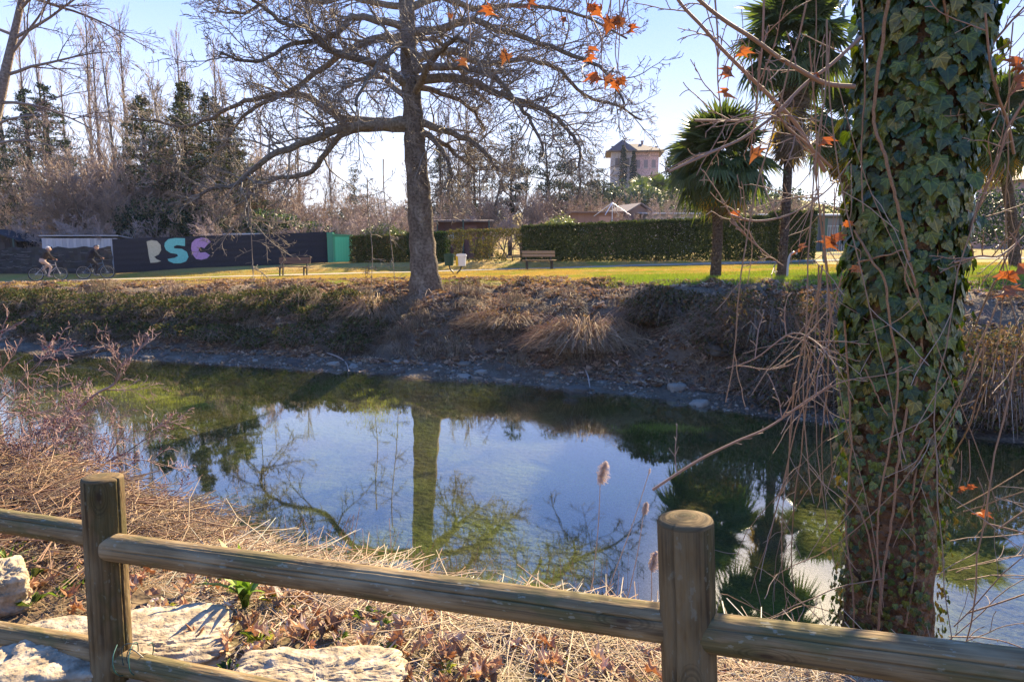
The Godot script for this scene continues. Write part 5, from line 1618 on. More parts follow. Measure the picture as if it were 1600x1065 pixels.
# ---------------------------------------------------------------- the ivy-covered tree
func make_ivy_tree() -> void:
	var D := 4.5
	var raw := []
	var halfw := []
	for s in [[1383, 1180, 96], [1386, 1065, 90], [1388, 950, 87], [1392, 820, 85], [1395, 700, 84], [1402, 560, 84], [1411, 420, 84], [1420, 300, 86], [1433, 160, 88], [1445, 40, 92], [1452, -60, 95], [1462, -180, 98], [1472, -320, 96], [1485, -520, 90]]:
		raw.append(at(s[0], s[1], D)); halfw.append(s[2] / FOCAL * D)
	var base: Vector3 = raw[0]
	base.y = ground_at(base.x, D) - 0.25
	raw[0] = base
	var t := thing("ivy_covered_tree", "tree trunk wrapped in dark ivy leaves standing at the near water edge", "tree", base)
	var steps := 8
	var pts := smoothpath(raw, steps)
	var rad := PackedFloat32Array()
	for i in pts.size():
		pts[i] -= base
		var f := float(i) / steps
		var k := mini(int(f), halfw.size() - 2)
		rad.append(lerpf(halfw[k], halfw[k + 1], f - k) - 0.085)
	var tr := MB.new()
	tr.tube(pts, rad, 28, Color(0.17, 0.11, 0.07))
	for i in tr.v.size():
		var p := tr.v[i]
		tr.v[i] = p + tr.n[i] * 0.035 * n_fine.get_noise_3d(p.x * 3.0, p.y * 1.2, p.z * 3.0)
	part("trunk", tr.mesh(), M.bark, t)

	# ivy leaves
	var lm := leafmat(0.38, 0.42, Color(0.3, 0.33, 0.1))
	lm.albedo_texture = vein_tex(Color(0.40, 0.46, 0.38), Color(0.95, 0.98, 0.75), 81)
	var shapes := []
	for k in 4: shapes.append(lobed_leaf(IVY if k < 2 else HEART, [0.12, 0.22, 0.05, 0.12][k], [0.10, 0.22, -0.05, 0.15][k], [0.02, 0.035, 0.03, 0.02][k]))
	var greens := [Color(0.10, 0.15, 0.035), Color(0.15, 0.20, 0.04), Color(0.065, 0.10, 0.028), Color(0.22, 0.24, 0.045), Color(0.09, 0.125, 0.045), Color(0.32, 0.27, 0.08)]
	var xf := []; var cols := []; var key := []; var shp := []
	var total := 9500
	for i in total:
		var f := rng.randf_range(0.02, 0.97) * (pts.size() - 1)
		var k := mini(int(f), pts.size() - 2)
		var c := pts[k].lerp(pts[k + 1], f - k)
		var a := rng.randf() * TAU
		var o := Vector3(cos(a), 0, sin(a))
		var y := c.y + base.y
		var low := ss(2.9, 1.4, y)                                    # lower down the leaves are smaller and the bark shows
		if low > 0.1 and n_clump.get_noise_3d(o.x * 3.0, y * 2.2, o.z * 3.0) < -0.45 + 0.36 * low: continue
		var size := lerpf(0.03, 0.105, pow(rng.randf(), 1.4)) * lerpf(1.08, 0.55, low)
		var p := c + o * (rad[k] + rng.randf_range(0.012, 0.085 if rng.randf() < 0.9 else 0.16))
		var down := (Vector3(0, -1, 0) + o * rng.randf_range(0.05, 0.55) + Vector3(-o.z, 0, o.x) * rng.randf_range(-0.55, 0.55)).normalized()
		var face := (o + Vector3(0, rng.randf_range(0.1, 0.9), 0) + rv(0.6)).normalized()
		face = (face - down * face.dot(down)).normalized()
		var x := down.cross(face)
		xf.append(Transform3D(Basis(x, down, face) * size, p))
		var col := vary(greens[rng.randi() % greens.size()], 0.25)
		if low > 0.5 and rng.randf() < 0.25: col = Color(0.26, 0.17, 0.08)
		cols.append(col)
		shp.append(rng.randi() % 4)
		# what shows largest: the big leaves turned to the river path in front of the fence
		key.append(size * maxf(0.0, o.dot(Vector3(-0.29, 0, 0.957))) * (1.0 if y > 1.7 and y < 5.1 else 0.1) * (0.6 + 8.0 * (p - c).length() - 8.0 * rad[k] * 0.9))
	var order := range(xf.size())
	order.sort_custom(func(u, v): return key[u] > key[v])
	var mats := {}
	for j in 300:
		var i: int = order[j]
		var cq := 0
		var best := 9.0
		for g in greens.size():
			var e := absf(greens[g].g - cols[i].g) + absf(greens[g].r - cols[i].r)
			if e < best: best = e; cq = g
		if not mats.has(cq):
			var m2: StandardMaterial3D = lm.duplicate()
			m2.vertex_color_use_as_albedo = false
			m2.albedo_color = greens[cq].linear_to_srgb()
			mats[cq] = m2
		var o := part("ivy_leaf", shapes[shp[i]], mats[cq], t)
		o.transform = xf[i]
	for s in 4:
		var xs := []; var cs := []
		for j in range(300, order.size()):
			var i: int = order[j]
			if shp[i] == s: xs.append(xf[i]); cs.append(cols[i])
		multi("ivy_foliage", shapes[s], lm, xs, cs, t)

	# woody vines over the trunk
	var vm := textured(mat(Color.WHITE, 0.85, 0.3, true), noise_tex(84, 0.05, Color(0.6, 0.55, 0.5), Color(1.25, 1.25, 1.25), 256, 4), 4.0)
	var vinec := Color(0.24, 0.15, 0.085)
	for v in [[0.013, [1392, -30], [1380, 60], [1370, 130], [1366, 190], [1382, 240], [1395, 290], [1408, 345], [1420, 400], [1433, 460], [1440, 520], [1437, 570], [1418, 640], [1404, 720], [1396, 800], [1380, 900], [1372, 1000]],
		[0.010, [1336, 360], [1362, 405], [1383, 440], [1390, 500], [1402, 560], [1402, 620], [1390, 700], [1375, 780], [1372, 860], [1378, 960]],
		[0.010, [1472, -20], [1486, 60], [1497, 100], [1507, 125]], [0.008, [1340, 410], [1380, 400], [1420, 392], [1414, 430], [1428, 470]],
		[0.009, [1320, 500], [1326, 600], [1330, 700], [1322, 820], [1335, 940], [1330, 1020]], [0.006, [1352, 575], [1372, 620], [1388, 650]], [0.008, [1310, 760], [1345, 800], [1365, 880], [1360, 960]],
		[0.010, [1450, 640], [1440, 700], [1425, 780], [1430, 880], [1415, 980]], [0.008, [1345, -20], [1352, 120], [1346, 240], [1350, 330]]]:
		var vp := []
		for i in range(1, v.size()):
			var cx: float = v[i][0]; var cy: float = v[i][1]
			# lay the vine on the trunk's round front
			var q := at(cx, cy, D)
			var k := 0
			for s in pts.size():
				if absf(pts[s].y + base.y - q.y) < absf(pts[k].y + base.y - q.y): k = s
			var off := clampf((q.x - (pts[k].x + base.x)) / (rad[k] + 0.06), -0.98, 0.98)
			vp.append(at(cx, cy, D - (rad[k] + 0.07) * sqrt(1.0 - off * off) - 0.012) - base)
		var b := MB.new()
		var sp := smoothpath(vp, 6)
		for i in sp.size(): sp[i] += rv(0.004)
		b.tube(sp, taper(sp.size(), v[0] * 0.8, v[0] * 0.55), 8, vinec, vinec.lerp(Color(0.3, 0.2, 0.13), 0.5))
		part("vine", b.mesh(), vm, t)

	# loose climbing stems hanging beside the trunk
	var P := {"seg": [12, 6], "wig": [0.09, 0.2], "lift": [0, 0.0], "sides": [5, 4], "kids": [4, 0], "start": [0.15, 0], "ang": [0.8, 0.5], "ratio": [0.22, 0.4], "col": [Color(0.22, 0.145, 0.09), Color(0.28, 0.20, 0.14)], "rmin": 0.0025, "end": 0.6, "thin": 0.6}
	for i in 30:
		var left := i < 15
		var px := rng.randf_range(1258, 1318) if left else rng.randf_range(1485, 1605)
		var py := rng.randf_range(-60, 560) if left else rng.randf_range(-40, 700)
		var d := rng.randf_range(3.9, 4.8)
		var b := MB.new()
		var dir := Vector3(rng.randf_range(-0.16, 0.16) if left else rng.randf_range(-0.45, 0.45), -1.0, rng.randf_range(-0.2, 0.2)).normalized()
		P.wig[0] = 0.10 if left else 0.18
		grow(b, at(px, py, d) - base, dir, rng.randf_range(1.4, 3.2), rng.randf_range(0.0028, 0.006), 0, P)
		part("hanging_stem", b.mesh(), M.twig, t)
	# arching shoots springing from the base to both sides
	for i in 26:
		var s := -1.0 if i % 5 == 0 else 1.0
		var q := Vector3(rng.randf_range(0.2, 0.5) * s, rng.randf_range(0.0, 2.2), rng.randf_range(-0.3, 0.45))
		P.wig[0] = 0.13
		P.lift[0] = -0.05
		var b := MB.new()
		grow(b, q, Vector3(s, rng.randf_range(-0.3, 1.1), rng.randf_range(-0.5, 0.9)).normalized(), rng.randf_range(0.7, 1.9), rng.randf_range(0.003, 0.006), 0, P)
		part("side_shoot", b.mesh(), M.twig, t)
	P.lift[0] = 0.0

	# branches seen against the sky, traced from the photograph
	var br := MB.new()
	var twigc := Color(0.24, 0.16, 0.11)
	for v in [[0.014, 4.0, 4.4, [1030, -60], [1060, 0], [1098, 42], [1130, 78], [1170, 118], [1205, 152], [1240, 188], [1262, 222], [1290, 268]],
		[0.015, 3.6, 4.3, [1040, -60], [1088, -5], [1130, 30], [1180, 62], [1215, 88], [1245, 106], [1290, 130], [1335, 135]],
		[0.011, 3.8, 4.3, [1045, 268], [1080, 252], [1125, 232], [1160, 216], [1195, 192], [1216, 174], [1262, 128], [1300, 100], [1345, 58]],
		[0.008, 4.0, 4.2, [1085, 188], [1120, 188], [1160, 188], [1200, 178], [1225, 165]],
		[0.009, 4.0, 4.3, [1215, 174], [1232, 200], [1262, 225], [1300, 262]],
		[0.007, 4.1, 4.2, [1195, -40], [1192, 60], [1186, 120], [1180, 180], [1172, 245]], [0.006, 4.2, 4.2, [1115, -30], [1122, 60], [1122, 130], [1130, 190]],
		[0.007, 4.0, 4.3, [1140, 335], [1180, 345], [1225, 338], [1265, 318], [1300, 290], [1330, 250]], [0.006, 4.0, 4.2, [1143, 345], [1170, 372], [1205, 402], [1225, 415]],
		[0.009, 4.2, 4.4, [1600, 12], [1575, 40], [1548, 75], [1530, 120], [1510, 160]], [0.010, 4.0, 4.4, [1540, 20], [1548, 100], [1560, 150], [1575, 190], [1585, 240]],
		[0.009, 4.0, 4.3, [1612, 140], [1575, 200], [1560, 250], [1535, 310], [1510, 370], [1492, 420]], [0.008, 4.1, 4.4, [1490, 410], [1530, 400], [1565, 398], [1610, 360]],
		[0.009, 3.9, 4.3, [1300, 600], [1255, 630], [1200, 668], [1150, 690], [1090, 720], [1020, 765]], [0.006, 3.9, 4.2, [1290, 545], [1240, 520], [1180, 560], [1135, 575]]]:
		var vp := []
		for i in range(3, v.size()):
			vp.append(at(v[i][0], v[i][1], lerpf(v[1], v[2], float(i - 3) / (v.size() - 4))) - base)
		var b := MB.new()
		var sp := smoothpath(vp, 5)
		b.tube(sp, taper(sp.size(), v[0] * 0.6, v[0]) if v[0] > 0.0085 else taper(sp.size(), v[0], v[0] * 0.5), 7, twigc)
		P.col[0] = twigc
		for j in 7:
			var k := rng.randi_range(2, sp.size() - 3)
			var d := (sp[k] - sp[k + 1]).normalized()
			grow(b, sp[k], (d + rv(0.9)).normalized(), rng.randf_range(0.15, 0.5), 0.004, 0, P)
		part("branch", b.mesh(), M.twig, t)
	# long branch above the frame with twigs that carry the last dry leaves
	var pm := leafmat(0.7, 0.3, Color(0.55, 0.4, 0.22))
	pm.albedo_texture = vein_tex(Color(1, 1, 1), Color(1.25, 1.15, 1.0), 82)
	var dry := []
	for k in 4: dry.append(lobed_leaf(PLANE, [1.3, 0.8, 1.7, 1.0][k], [0.6, 0.9, 0.3, 0.8][k], [0.16, 0.22, 0.12, 0.26][k]))
	var drym := []
	for c in [Color(0.34, 0.12, 0.045), Color(0.26, 0.11, 0.055), Color(0.40, 0.16, 0.06), Color(0.22, 0.11, 0.065)]:
		var m2: StandardMaterial3D = pm.duplicate()
		m2.vertex_color_use_as_albedo = false
		m2.albedo_color = c.linear_to_srgb()
		drym.append(m2)
	var top := smoothpath([at(1470, -200, D) - base, at(1300, -230, 4.2) - base, at(1100, -170, 4.6) - base, at(930, -110, 5.0) - base, at(780, -70, 5.2) - base, at(650, -60, 5.4) - base], 6)
	var tb := MB.new()
	tb.tube(top, taper(top.size(), 0.05, 0.012), 9, twigc)
	part("branch", tb.mesh(), M.bark, t)
	for s in [[940, 18, 28, 4.9], [925, 12, 20, 4.9], [952, 38, 30, 4.9], [968, 34, 26, 4.9], [985, 45, 22, 4.9], [826, 6, 26, 5.1], [922, 78, 24, 4.9], [918, 90, 22, 4.9], [935, 118, 28, 4.9], [945, 128, 24, 4.9], [962, 132, 24, 4.9], [972, 126, 20, 4.9], [730, 98, 22, 5.2], [790, 88, 24, 5.1], [765, 15, 26, 5.1], [885, 30, 14, 5.0], [705, 25, 12, 5.2],
		[1155, 80, 26, 4.0], [1143, 112, 26, 4.0], [1136, 145, 26, 4.0], [1177, 240, 30, 4.1], [1285, 220, 24, 4.2], [1275, 118, 16, 4.2], [1154, 335, 22, 4.1], [1250, 388, 24, 4.0], [1298, 378, 34, 4.2], [1305, 372, 26, 4.2], [1575, 432, 40, 4.0], [1570, 455, 40, 4.0], [1590, 420, 36, 4.0], [1590, 130, 44, 4.0], [1595, 100, 36, 4.0], [1532, 800, 26, 4.2], [1500, 765, 18, 4.2], [1512, 760, 16, 4.2], [1340, 420, 24, 4.0], [1325, 350, 20, 4.2]]:
		var p := at(s[0], s[1], s[3]) - base
		var o := part("dry_leaf", dry[rng.randi() % 4], drym[rng.randi() % 4], t)
		var down := (Vector3(rng.randf_range(-0.5, 0.5), -1, rng.randf_range(-0.4, 0.4))).normalized()
		var face := (Vector3(0, 0.2, 0.6) + rv(1.3)).normalized()
		face = (face - down * face.dot(down)).normalized()
		var size: float = s[2] / FOCAL * s[3] * 0.62
		o.transform = Transform3D(Basis(down.cross(face), down, face) * size, p - down * size * 0.4)
		if s[0] < 1000:                                               # hang it from the branch above
			var k := 0
			for i in top.size():
				if absf(top[i].x - p.x) < absf(top[k].x - p.x): k = i
			var b := MB.new()
			var a := top[k]
			var e := p - down * size * 0.4
			b.tube(smoothpath([a, a.lerp(e, 0.4) + rv(0.07), a.lerp(e, 0.75) + rv(0.05), e], 5), taper(16, 0.007, 0.0025), 5, twigc)
			part("leaf_twig", b.mesh(), M.twig, t)
		else:
			var b := MB.new()
			var e := p - down * size * 0.4
			b.tube(smoothpath([e + Vector3(rng.randf_range(-0.1, 0.1), rng.randf_range(0.12, 0.35), rng.randf_range(-0.03, 0.03)), e + Vector3(0.01, 0.08, 0), e], 4), taper(9, 0.003, 0.002), 4, twigc)
			part("leaf_twig", b.mesh(), M.twig, t)

# ---------------------------------------------------------------- stones
func rock(size: Vector3, seed_: float, lump: float, sub := 10, crack := 0.0) -> ArrayMesh:
	# rounded box with chipped faces: a sphere grid pushed towards a box, then broken by noise
	var b := MB.new()
	var f := FastNoiseLite.new(); f.seed = int(seed_ * 100.0); f.frequency = 1.0
	var nu := sub * 4
	var nv := sub * 2
	for j in nv + 1:
		for i in nu + 1:
			var th := PI * j / nv
			var ph := TAU * i / nu
			var d := Vector3(sin(th) * cos(ph), cos(th), sin(th) * sin(ph))
			var k := pow(pow(absf(d.x), 7.0) + pow(absf(d.y), 7.0) + pow(absf(d.z), 7.0), -1.0 / 7.0)
			var p := d * k
			var n := f.get_noise_3d(p.x * 1.3, p.y * 1.3, p.z * 1.3) * lump + 0.4 * lump * f.get_noise_3d(p.x * 4.0, p.y * 4.0, p.z * 4.0)
			if crack > 0.0:                                           # bedding layers and open fissures
				var e := absf(f.get_noise_3d(p.x * 1.1 + 5.0, p.y * 6.0, p.z * 2.6))
				if e < 0.05: n -= crack * (1.0 - e / 0.05)
				n += 0.035 * signf(sin(p.y * 16.0 + 2.0 * f.get_noise_3d(p.x, 3.0, p.z)))
			var q := p * size * 0.5 * (1.0 + n)
			b.vert(q, d, Color.WHITE)
	for j in nv:
		for i in nu:
			var k := j * (nu + 1) + i
			b.ix.append_array(PackedInt32Array([k, k + 1, k + nu + 1, k + 1, k + nu + 2, k + nu + 1]))
	var st := SurfaceTool.new()
	st.create_from(b.mesh(), 0)
	st.generate_normals()
	return st.commit()

func make_stones() -> void:
	# pale limestone slabs behind the fence
	var lm := textured(mat(Color.WHITE, 0.9, 0.3), noise_tex(91, 0.012, Color(0.16, 0.12, 0.075), Color(0.50, 0.42, 0.30), 512, 6), 1.6, false, normal_tex(92, 0.03, 6.0, 512, 6), 0.8)
	for s in [["limestone_slab", "large pale limestone slab lying behind the left fence post", on(190, 1016, 1.72), Vector3(0.78, 0.20, 0.44), 0.30, 1.1],
		["limestone_slab", "pale limestone boulder half covered by fallen leaves below the middle rail", on(495, 1078, 1.70), Vector3(0.62, 0.20, 0.30), 0.1, 2.2],
		["limestone_slab", "rough pale stone at the edge of the dry bank grass", on(-12, 945, 1.70), Vector3(0.26, 0.34, 0.26), 0.7, 3.3],
		["limestone_slab", "low pale slab under the lower left rail", on(85, 1062, 1.68), Vector3(0.50, 0.14, 0.34), 0.3, 4.4]]:
		var o := part(s[0], rock(s[3], s[5], 0.12, 40, 0.09), lm, self)
		tag(o, s[1], "stone")
		var p: Vector3 = s[2]
		p.y = ground_at(p.x, -p.z) + s[3].y * 0.02
		o.position = p
		o.rotation = Vector3(0.05, s[4], -0.04)
	# stones and slabs along the far shore, each its own thing
	var rs := []
	for k in 5: rs.append(rock(Vector3(1.0, [0.45, 0.6, 0.3, 0.5, 0.25][k], [0.7, 0.8, 0.8, 0.6, 0.6][k]), 10.0 + k, 0.22, 7))
	var sm := []
	for c in [Color(0.17, 0.145, 0.11), Color(0.11, 0.095, 0.075), Color(0.26, 0.23, 0.18), Color(0.085, 0.073, 0.06)]:
		var m := textured(mat(c, 0.9, 0.3), noise_tex(93, 0.04, Color(0.6, 0.6, 0.6), Color(1.3, 1.3, 1.3), 256, 5), 1.2)
		sm.append(m)
	var named := [[900, 607, 0.50, 2, 1, "mossy block of stone lying at the far water edge"], [892, 615, 0.32, 2, 2, "small white stone beside the mossy block at the water edge"], [1058, 612, 0.36, 1, 2, "pale squarish stone on the muddy far shore"], [1125, 606, 0.85, 2, 1, "flat grey slab on the far shore near the brush mound"], [1197, 632, 0.40, 1, 1, "rounded grey stone where the far shore meets the vines"], [998, 596, 0.20, 4, 2, "white scrap-like flat stone on the far mud"]]
	for s in named:
		var p := on(s[0], s[1], 0.06)
		var o := part("shore_stone", rs[s[3]], sm[s[4]], self)
		tag(o, s[5], "stone")
		o.position = Vector3(p.x, ground_at(p.x, -p.z) + 0.07 * s[2], p.z)
		o.scale = Vector3.ONE * s[2]
		o.rotation.y = rng.randf() * TAU
	for i in 150:
		var x := rng.randf_range(-13.5, 4.0) if i < 110 else rng.randf_range(-9.0, -2.0)
		var d := shore(x) + rng.randf_range(-0.1, 1.25)
		var o := part("shore_stone", rs[rng.randi() % 5], sm[rng.randi() % 4], self)
		tag(o, "grey rubble stone lying in the mud of the far shore", "stone", "rubble stones along the far shore")
		o.position = gy(x, d) - Vector3(0, 0.025, 0)
		o.scale = Vector3.ONE * pow(rng.randf(), 2.4) * 0.32 + Vector3.ONE * 0.09
		o.rotation = Vector3(rng.randf_range(-0.3, 0.3), rng.randf() * TAU, rng.randf_range(-0.2, 0.2))
	# gravel and small debris on the mud, too small to count
	var gv := thing("shore_gravel", "small gravel and broken shells strewn over the muddy far shore", "gravel")
	gv.set_meta("kind", "stuff")
	var gx := []; var gc := []
	for i in 9000:
		var x := rng.randf_range(-15.0, 7.0)
		var far := rng.randf_range(-0.15, 1.7)
		if n_clump.get_noise_2d(x * 1.5, far * 2.0 + 60.0) < -0.25: continue
		gx.append(Transform3D(Basis.from_euler(rv(3.0)) * (0.02 + 0.07 * pow(rng.randf(), 2.5)), gy(x, shore(x) + far)))
		gc.append(vary([Color(0.13, 0.105, 0.075), Color(0.085, 0.07, 0.052), Color(0.24, 0.20, 0.15), Color(0.17, 0.11, 0.07)][rng.randi() % 4], 0.3))
	multi("gravel", rock(Vector3(1.0, 0.5, 0.8), 33.0, 0.3, 3), M.plain, gx, gc, gv)
	# a sunken log and bare sticks on the shore
	var lg := MB.new()
	var lp := smoothpath([on(55, 560, 0.05), on(110, 556, 0.12), on(150, 548, 0.25), on(185, 540, 0.42)], 5)
	for i in lp.size(): lp[i].y = maxf(lp[i].y, ground_at(lp[i].x, -lp[i].z) + 0.05)
	lg.tube(lp, taper(lp.size(), 0.11, 0.06), 10, Color(0.10, 0.085, 0.075), Color(-1, 0, 0), true)
	tag(part("driftwood_log", lg.mesh(), M.bark, self), "dark driftwood log slanting from the far bank into the water", "log")
	for s in [[[500, 548], [525, 556], [540, 566], [545, 580], "pale forked dead branch on the far shore below the plane tree"], [[910, 570], [918, 585], [921, 600], [922, 606], "thin dead stick poking up beside the mossy stone block"]]:
		var b := MB.new()
		var sp := []
		for k in 4:
			var p := on(s[k][0], s[k][1], 0.25 if k < 2 else 0.1)
			sp.append(p)
		b.tube(smoothpath(sp, 4), taper(13, 0.022, 0.010), 5, Color(0.36, 0.30, 0.25))
		tag(part("dead_branch", b.mesh(), M.twig, self), s[4], "branch")

# ---------------------------------------------------------------- plants on the banks
func brush_mesh(n: int, r: Vector3, col: Array, thick: float, arch: float) -> ArrayMesh:      # mound of arching dry stems
	var b := MB.new()
	for i in n:
		var a := rng.randf() * TAU
		var q := sqrt(rng.randf())
		var o := Vector3(cos(a), 0, sin(a))
		var p0 := Vector3(o.x * r.x * q * 0.55, -0.1, o.z * r.z * q * 0.55)
		var hgt := r.y * (1.0 - 0.6 * q * q) * rng.randf_range(0.6, 1.15)
		var out := o * Vector3(r.x, 0, r.z) * rng.randf_range(0.2, 0.9)
		var p1 := p0 + Vector3(0, hgt * 0.75, 0) + out * 0.25 + rv(0.06)
		var p2 := p0 + Vector3(0, hgt, 0) + out * 0.6 + rv(0.08)
		var p3 := p0 + Vector3(0, hgt * (1.0 - arch * rng.randf_range(0.3, 0.9)), 0) + out * 1.05 + rv(0.10)
		b.tube(PackedVector3Array([p0, p1, p2, p3]), PackedFloat32Array([thick, thick * 0.9, thick * 0.7, thick * 0.4]), 3, vary(col[rng.randi() % col.size()], 0.3))
	return b.mesh()

func make_far_bank() -> void:
	var strawc := [Color(0.46, 0.31, 0.18), Color(0.36, 0.25, 0.15), Color(0.54, 0.41, 0.27), Color(0.26, 0.18, 0.12)]
	var umber := [Color(0.30, 0.22, 0.15), Color(0.40, 0.30, 0.21), Color(0.22, 0.16, 0.11)]
	for s in [[912, 566, 1.4, 0.85, 0.9, "rounded mound of tawny dry stems on the far bank", strawc, 1500], [1040, 566, 1.2, 0.75, 0.9, "grey brown mound of dead stems beside the dark gully", umber, 1400],
		[1195, 590, 1.9, 1.15, 1.2, "big bramble mound with russet leaves below the palms", umber, 1700], [800, 500, 1.4, 0.45, 0.8, "low heap of dry stems near the plane tree roots", strawc, 1100, 1.25], [590, 535, 1.2, 0.8, 0.8, "drooping heap of pale dead stems left of the plane tree", strawc, 1100],
		[1270, 610, 1.7, 1.3, 1.2, "dark bramble thicket behind the hanging vines on the far bank", umber, 1300], [1560, 640, 2.4, 1.6, 1.6, "dark bramble thicket on the far bank right of the ivy trunk", umber, 1800], [1700, 680, 2.4, 1.5, 1.6, "dark scrub at the far bank beyond the vine tangle", umber, 1300]]:
		var p := on(s[0], s[1], s[8] if s.size() > 8 else 0.35)
		var d := -p.z
		var pos := gy(p.x, maxf(d, shore(p.x) + 1.3))
		var t := thing("dry_brush", s[5], "shrub", pos)
		part("stems", brush_mesh(s[7] if s[6] == strawc else int(s[7] * 0.4), Vector3(s[2], s[3], s[4]), s[6], 0.008 if s[6] == strawc else 0.006, 0.9), M.straw, t)
		var lb := MB.new()
		var green := [Color(0.10, 0.075, 0.045), Color(0.075, 0.075, 0.03), Color(0.15, 0.09, 0.05)] if s[6] == umber else [Color(0.2, 0.13, 0.07), Color(0.15, 0.10, 0.06)]
		leaf_cloud(lb, Vector3(0, s[3] * 0.35, 0), Vector3(s[2], s[3] * 0.75, s[4]) * 0.95, 4200 if s[6] == umber else 350, 0.05, green, 0.55, s[0])
		part("leaves", lb.mesh(), M.matte, t)
	# brambles and ivy hummocks along the left of the bank
	var ivyc := [Color(0.05, 0.065, 0.025), Color(0.075, 0.085, 0.03), Color(0.10, 0.10, 0.04), Color(0.12, 0.085, 0.05)]
	for i in 36:
		var x := lerpf(-21.0, -3.6, (i + rng.randf() * 0.6) / 36.0)
		var far := [1.9, 2.7, 3.4][i % 3] as float
		var d := shore(x) + far
		var t := thing("bramble_clump", "tangled ivy and bramble clump on the far bank " + ("above the driftwood log" if x < -10.5 else ("below the dark bench" if x < -6.5 else "beside the plane tree roots")), "shrub", gy(x, d), 0.0, "ivy and bramble clumps on the far bank")
		var b := MB.new()
		var r := Vector3(rng.randf_range(0.6, 1.0), rng.randf_range(0.25, 0.42), rng.randf_range(0.5, 0.8))
		leaf_cloud(b, Vector3(0, 0.12, 0), r, 1300, 0.05, ivyc, 0.6, i * 3.0)
		part("leaves", b.mesh(), M.matte, t)
		part("stems", brush_mesh(160, r * 1.1, [Color(0.24, 0.18, 0.13), Color(0.36, 0.29, 0.22)], 0.006, 1.0), M.straw, t)
	# leaf litter over bank and lawn edge
	var litter := []
	for k in 3: litter.append(lobed_leaf(HEART if k else PLANE, 0.5, 0.5 - 0.3 * k, 0.12))
	var lcols := [Color(0.28, 0.17, 0.10), Color(0.36, 0.24, 0.15), Color(0.22, 0.14, 0.09), Color(0.44, 0.32, 0.21), Color(0.18, 0.12, 0.085)]
	var lt := thing("leaf_litter", "brown fallen leaves strewn over the far bank and lawn edge", "leaves")
	lt.set_meta("kind", "stuff")
	for k in 3:
		var xf := []; var cols := []
		for i in 19000:
			var x := rng.randf_range(-25.0, 12.0)
			var far := 1.0 + 9.0 * pow(rng.randf(), 1.15)
			if far > 8.0 and (rng.randf() < 0.4 or x > 2.0): continue
			if n_clump.get_noise_2d(x * 1.2, far * 1.4) < -0.18: continue
			var p := gy(x, shore(x) + far) + Vector3(0, 0.012, 0)
			xf.append(Transform3D(Basis.from_euler(Vector3(-PI / 2 + rng.randf_range(-0.8, 0.8), rng.randf() * TAU, rng.randf_range(-0.6, 0.6))) * rng.randf_range(0.07, 0.15), p))
			cols.append(vary(lcols[rng.randi() % 5], 0.25))
		multi("fallen_leaves", litter[k], M.dull, xf, cols, lt)
	# dry stems lying and standing all over the bank face
	var tuft := []
	for k in 3: tuft.append(brush_mesh(26, Vector3(0.42, [0.4, 0.25, 0.55][k], 0.42), [Color(1, 1, 1)], 0.006, 1.1))
	var ds := thing("bank_stems", "dead stems and roots hanging over the far bank face", "grass")
	ds.set_meta("kind", "stuff")
	for k in 3:
		var xf := []; var cols := []
		for i in 800:
			var x := rng.randf_range(-25.0, 12.0)
			var far := rng.randf_range(1.5, 4.9)
			if x > -1.0 and rng.randf() < 0.55: continue
			if n_clump.get_noise_2d(x * 1.1 + 70.0, far * 1.6) < -0.1: continue
			xf.append(Transform3D(Basis(Vector3.UP, rng.randf() * TAU).scaled(Vector3(1, rng.randf_range(0.4, 1.1), 1)) * rng.randf_range(0.5, 1.3), gy(x, shore(x) + far)))
			cols.append(vary(Color(0.36, 0.28, 0.19) if rng.randf() < 0.7 else Color(0.22, 0.165, 0.11), 0.35))
		multi("dead_stems", tuft[k], M.straw, xf, cols, ds)
	# lawn grass
	var blade := []
	for k in 2:
		var b := MB.new()
		for i in 14:
			var a := rng.randf() * TAU
			var p := Vector3(rng.randf_range(-0.11, 0.11), 0, rng.randf_range(-0.11, 0.11))
			var w := Vector3(cos(a), 0, sin(a)) * 0.006
			var h := rng.randf_range(0.03, 0.085)
			b.tri(p - w, p + Vector3(rng.randf_range(-0.04, 0.04), h, rng.randf_range(-0.04, 0.04)), p + w, Color.WHITE)
		blade.append(b.mesh())
	var gm := leafmat(0.6, 0.3, Color(0.6, 0.6, 0.3))
	var lg := thing("lawn_grass", "short sunlit grass, part green part straw yellow, on the far lawn", "grass")
	lg.set_meta("kind", "stuff")
	for k in 2:
		var xf := []; var cols := []
		for i in 26000:
			var x := rng.randf_range(-26.0, 21.0)
			var d := shore(x) + 6.0 + 17.0 * rng.randf()
			if d > 37.5 or absf(d - path_d(x)) < 1.0: continue
			var a := n_clump.get_noise_2d(x * 0.7 + 9.0, d * 0.9)
			var near_palm := x > 3.0 and d < 25.0
			var g := clampf(0.35 + a * 1.8 + (0.7 if near_palm else -0.12) - (0.35 if x > -12.0 and x < 3.0 and d > 26.0 else 0.0), 0.0, 1.0)
			xf.append(Transform3D(Basis(Vector3.UP, rng.randf() * TAU) * (rng.randf_range(0.7, 1.2) * (1.7 if near_palm and g > 0.6 else 1.0)), gy(x, d) - Vector3(0, 0.01, 0)))
			cols.append(vary(Color(0.42, 0.29, 0.09).lerp(Color(0.20, 0.27, 0.035), g), 0.25))
		multi("grass", blade[k], gm, xf, cols, lg)
	# weed patches standing in the shallows
	var wt := thing("water_weed", "yellow-green water weed standing in the shallows", "water plants")
	wt.set_meta("kind", "stuff")
	var wx := []; var wc := []
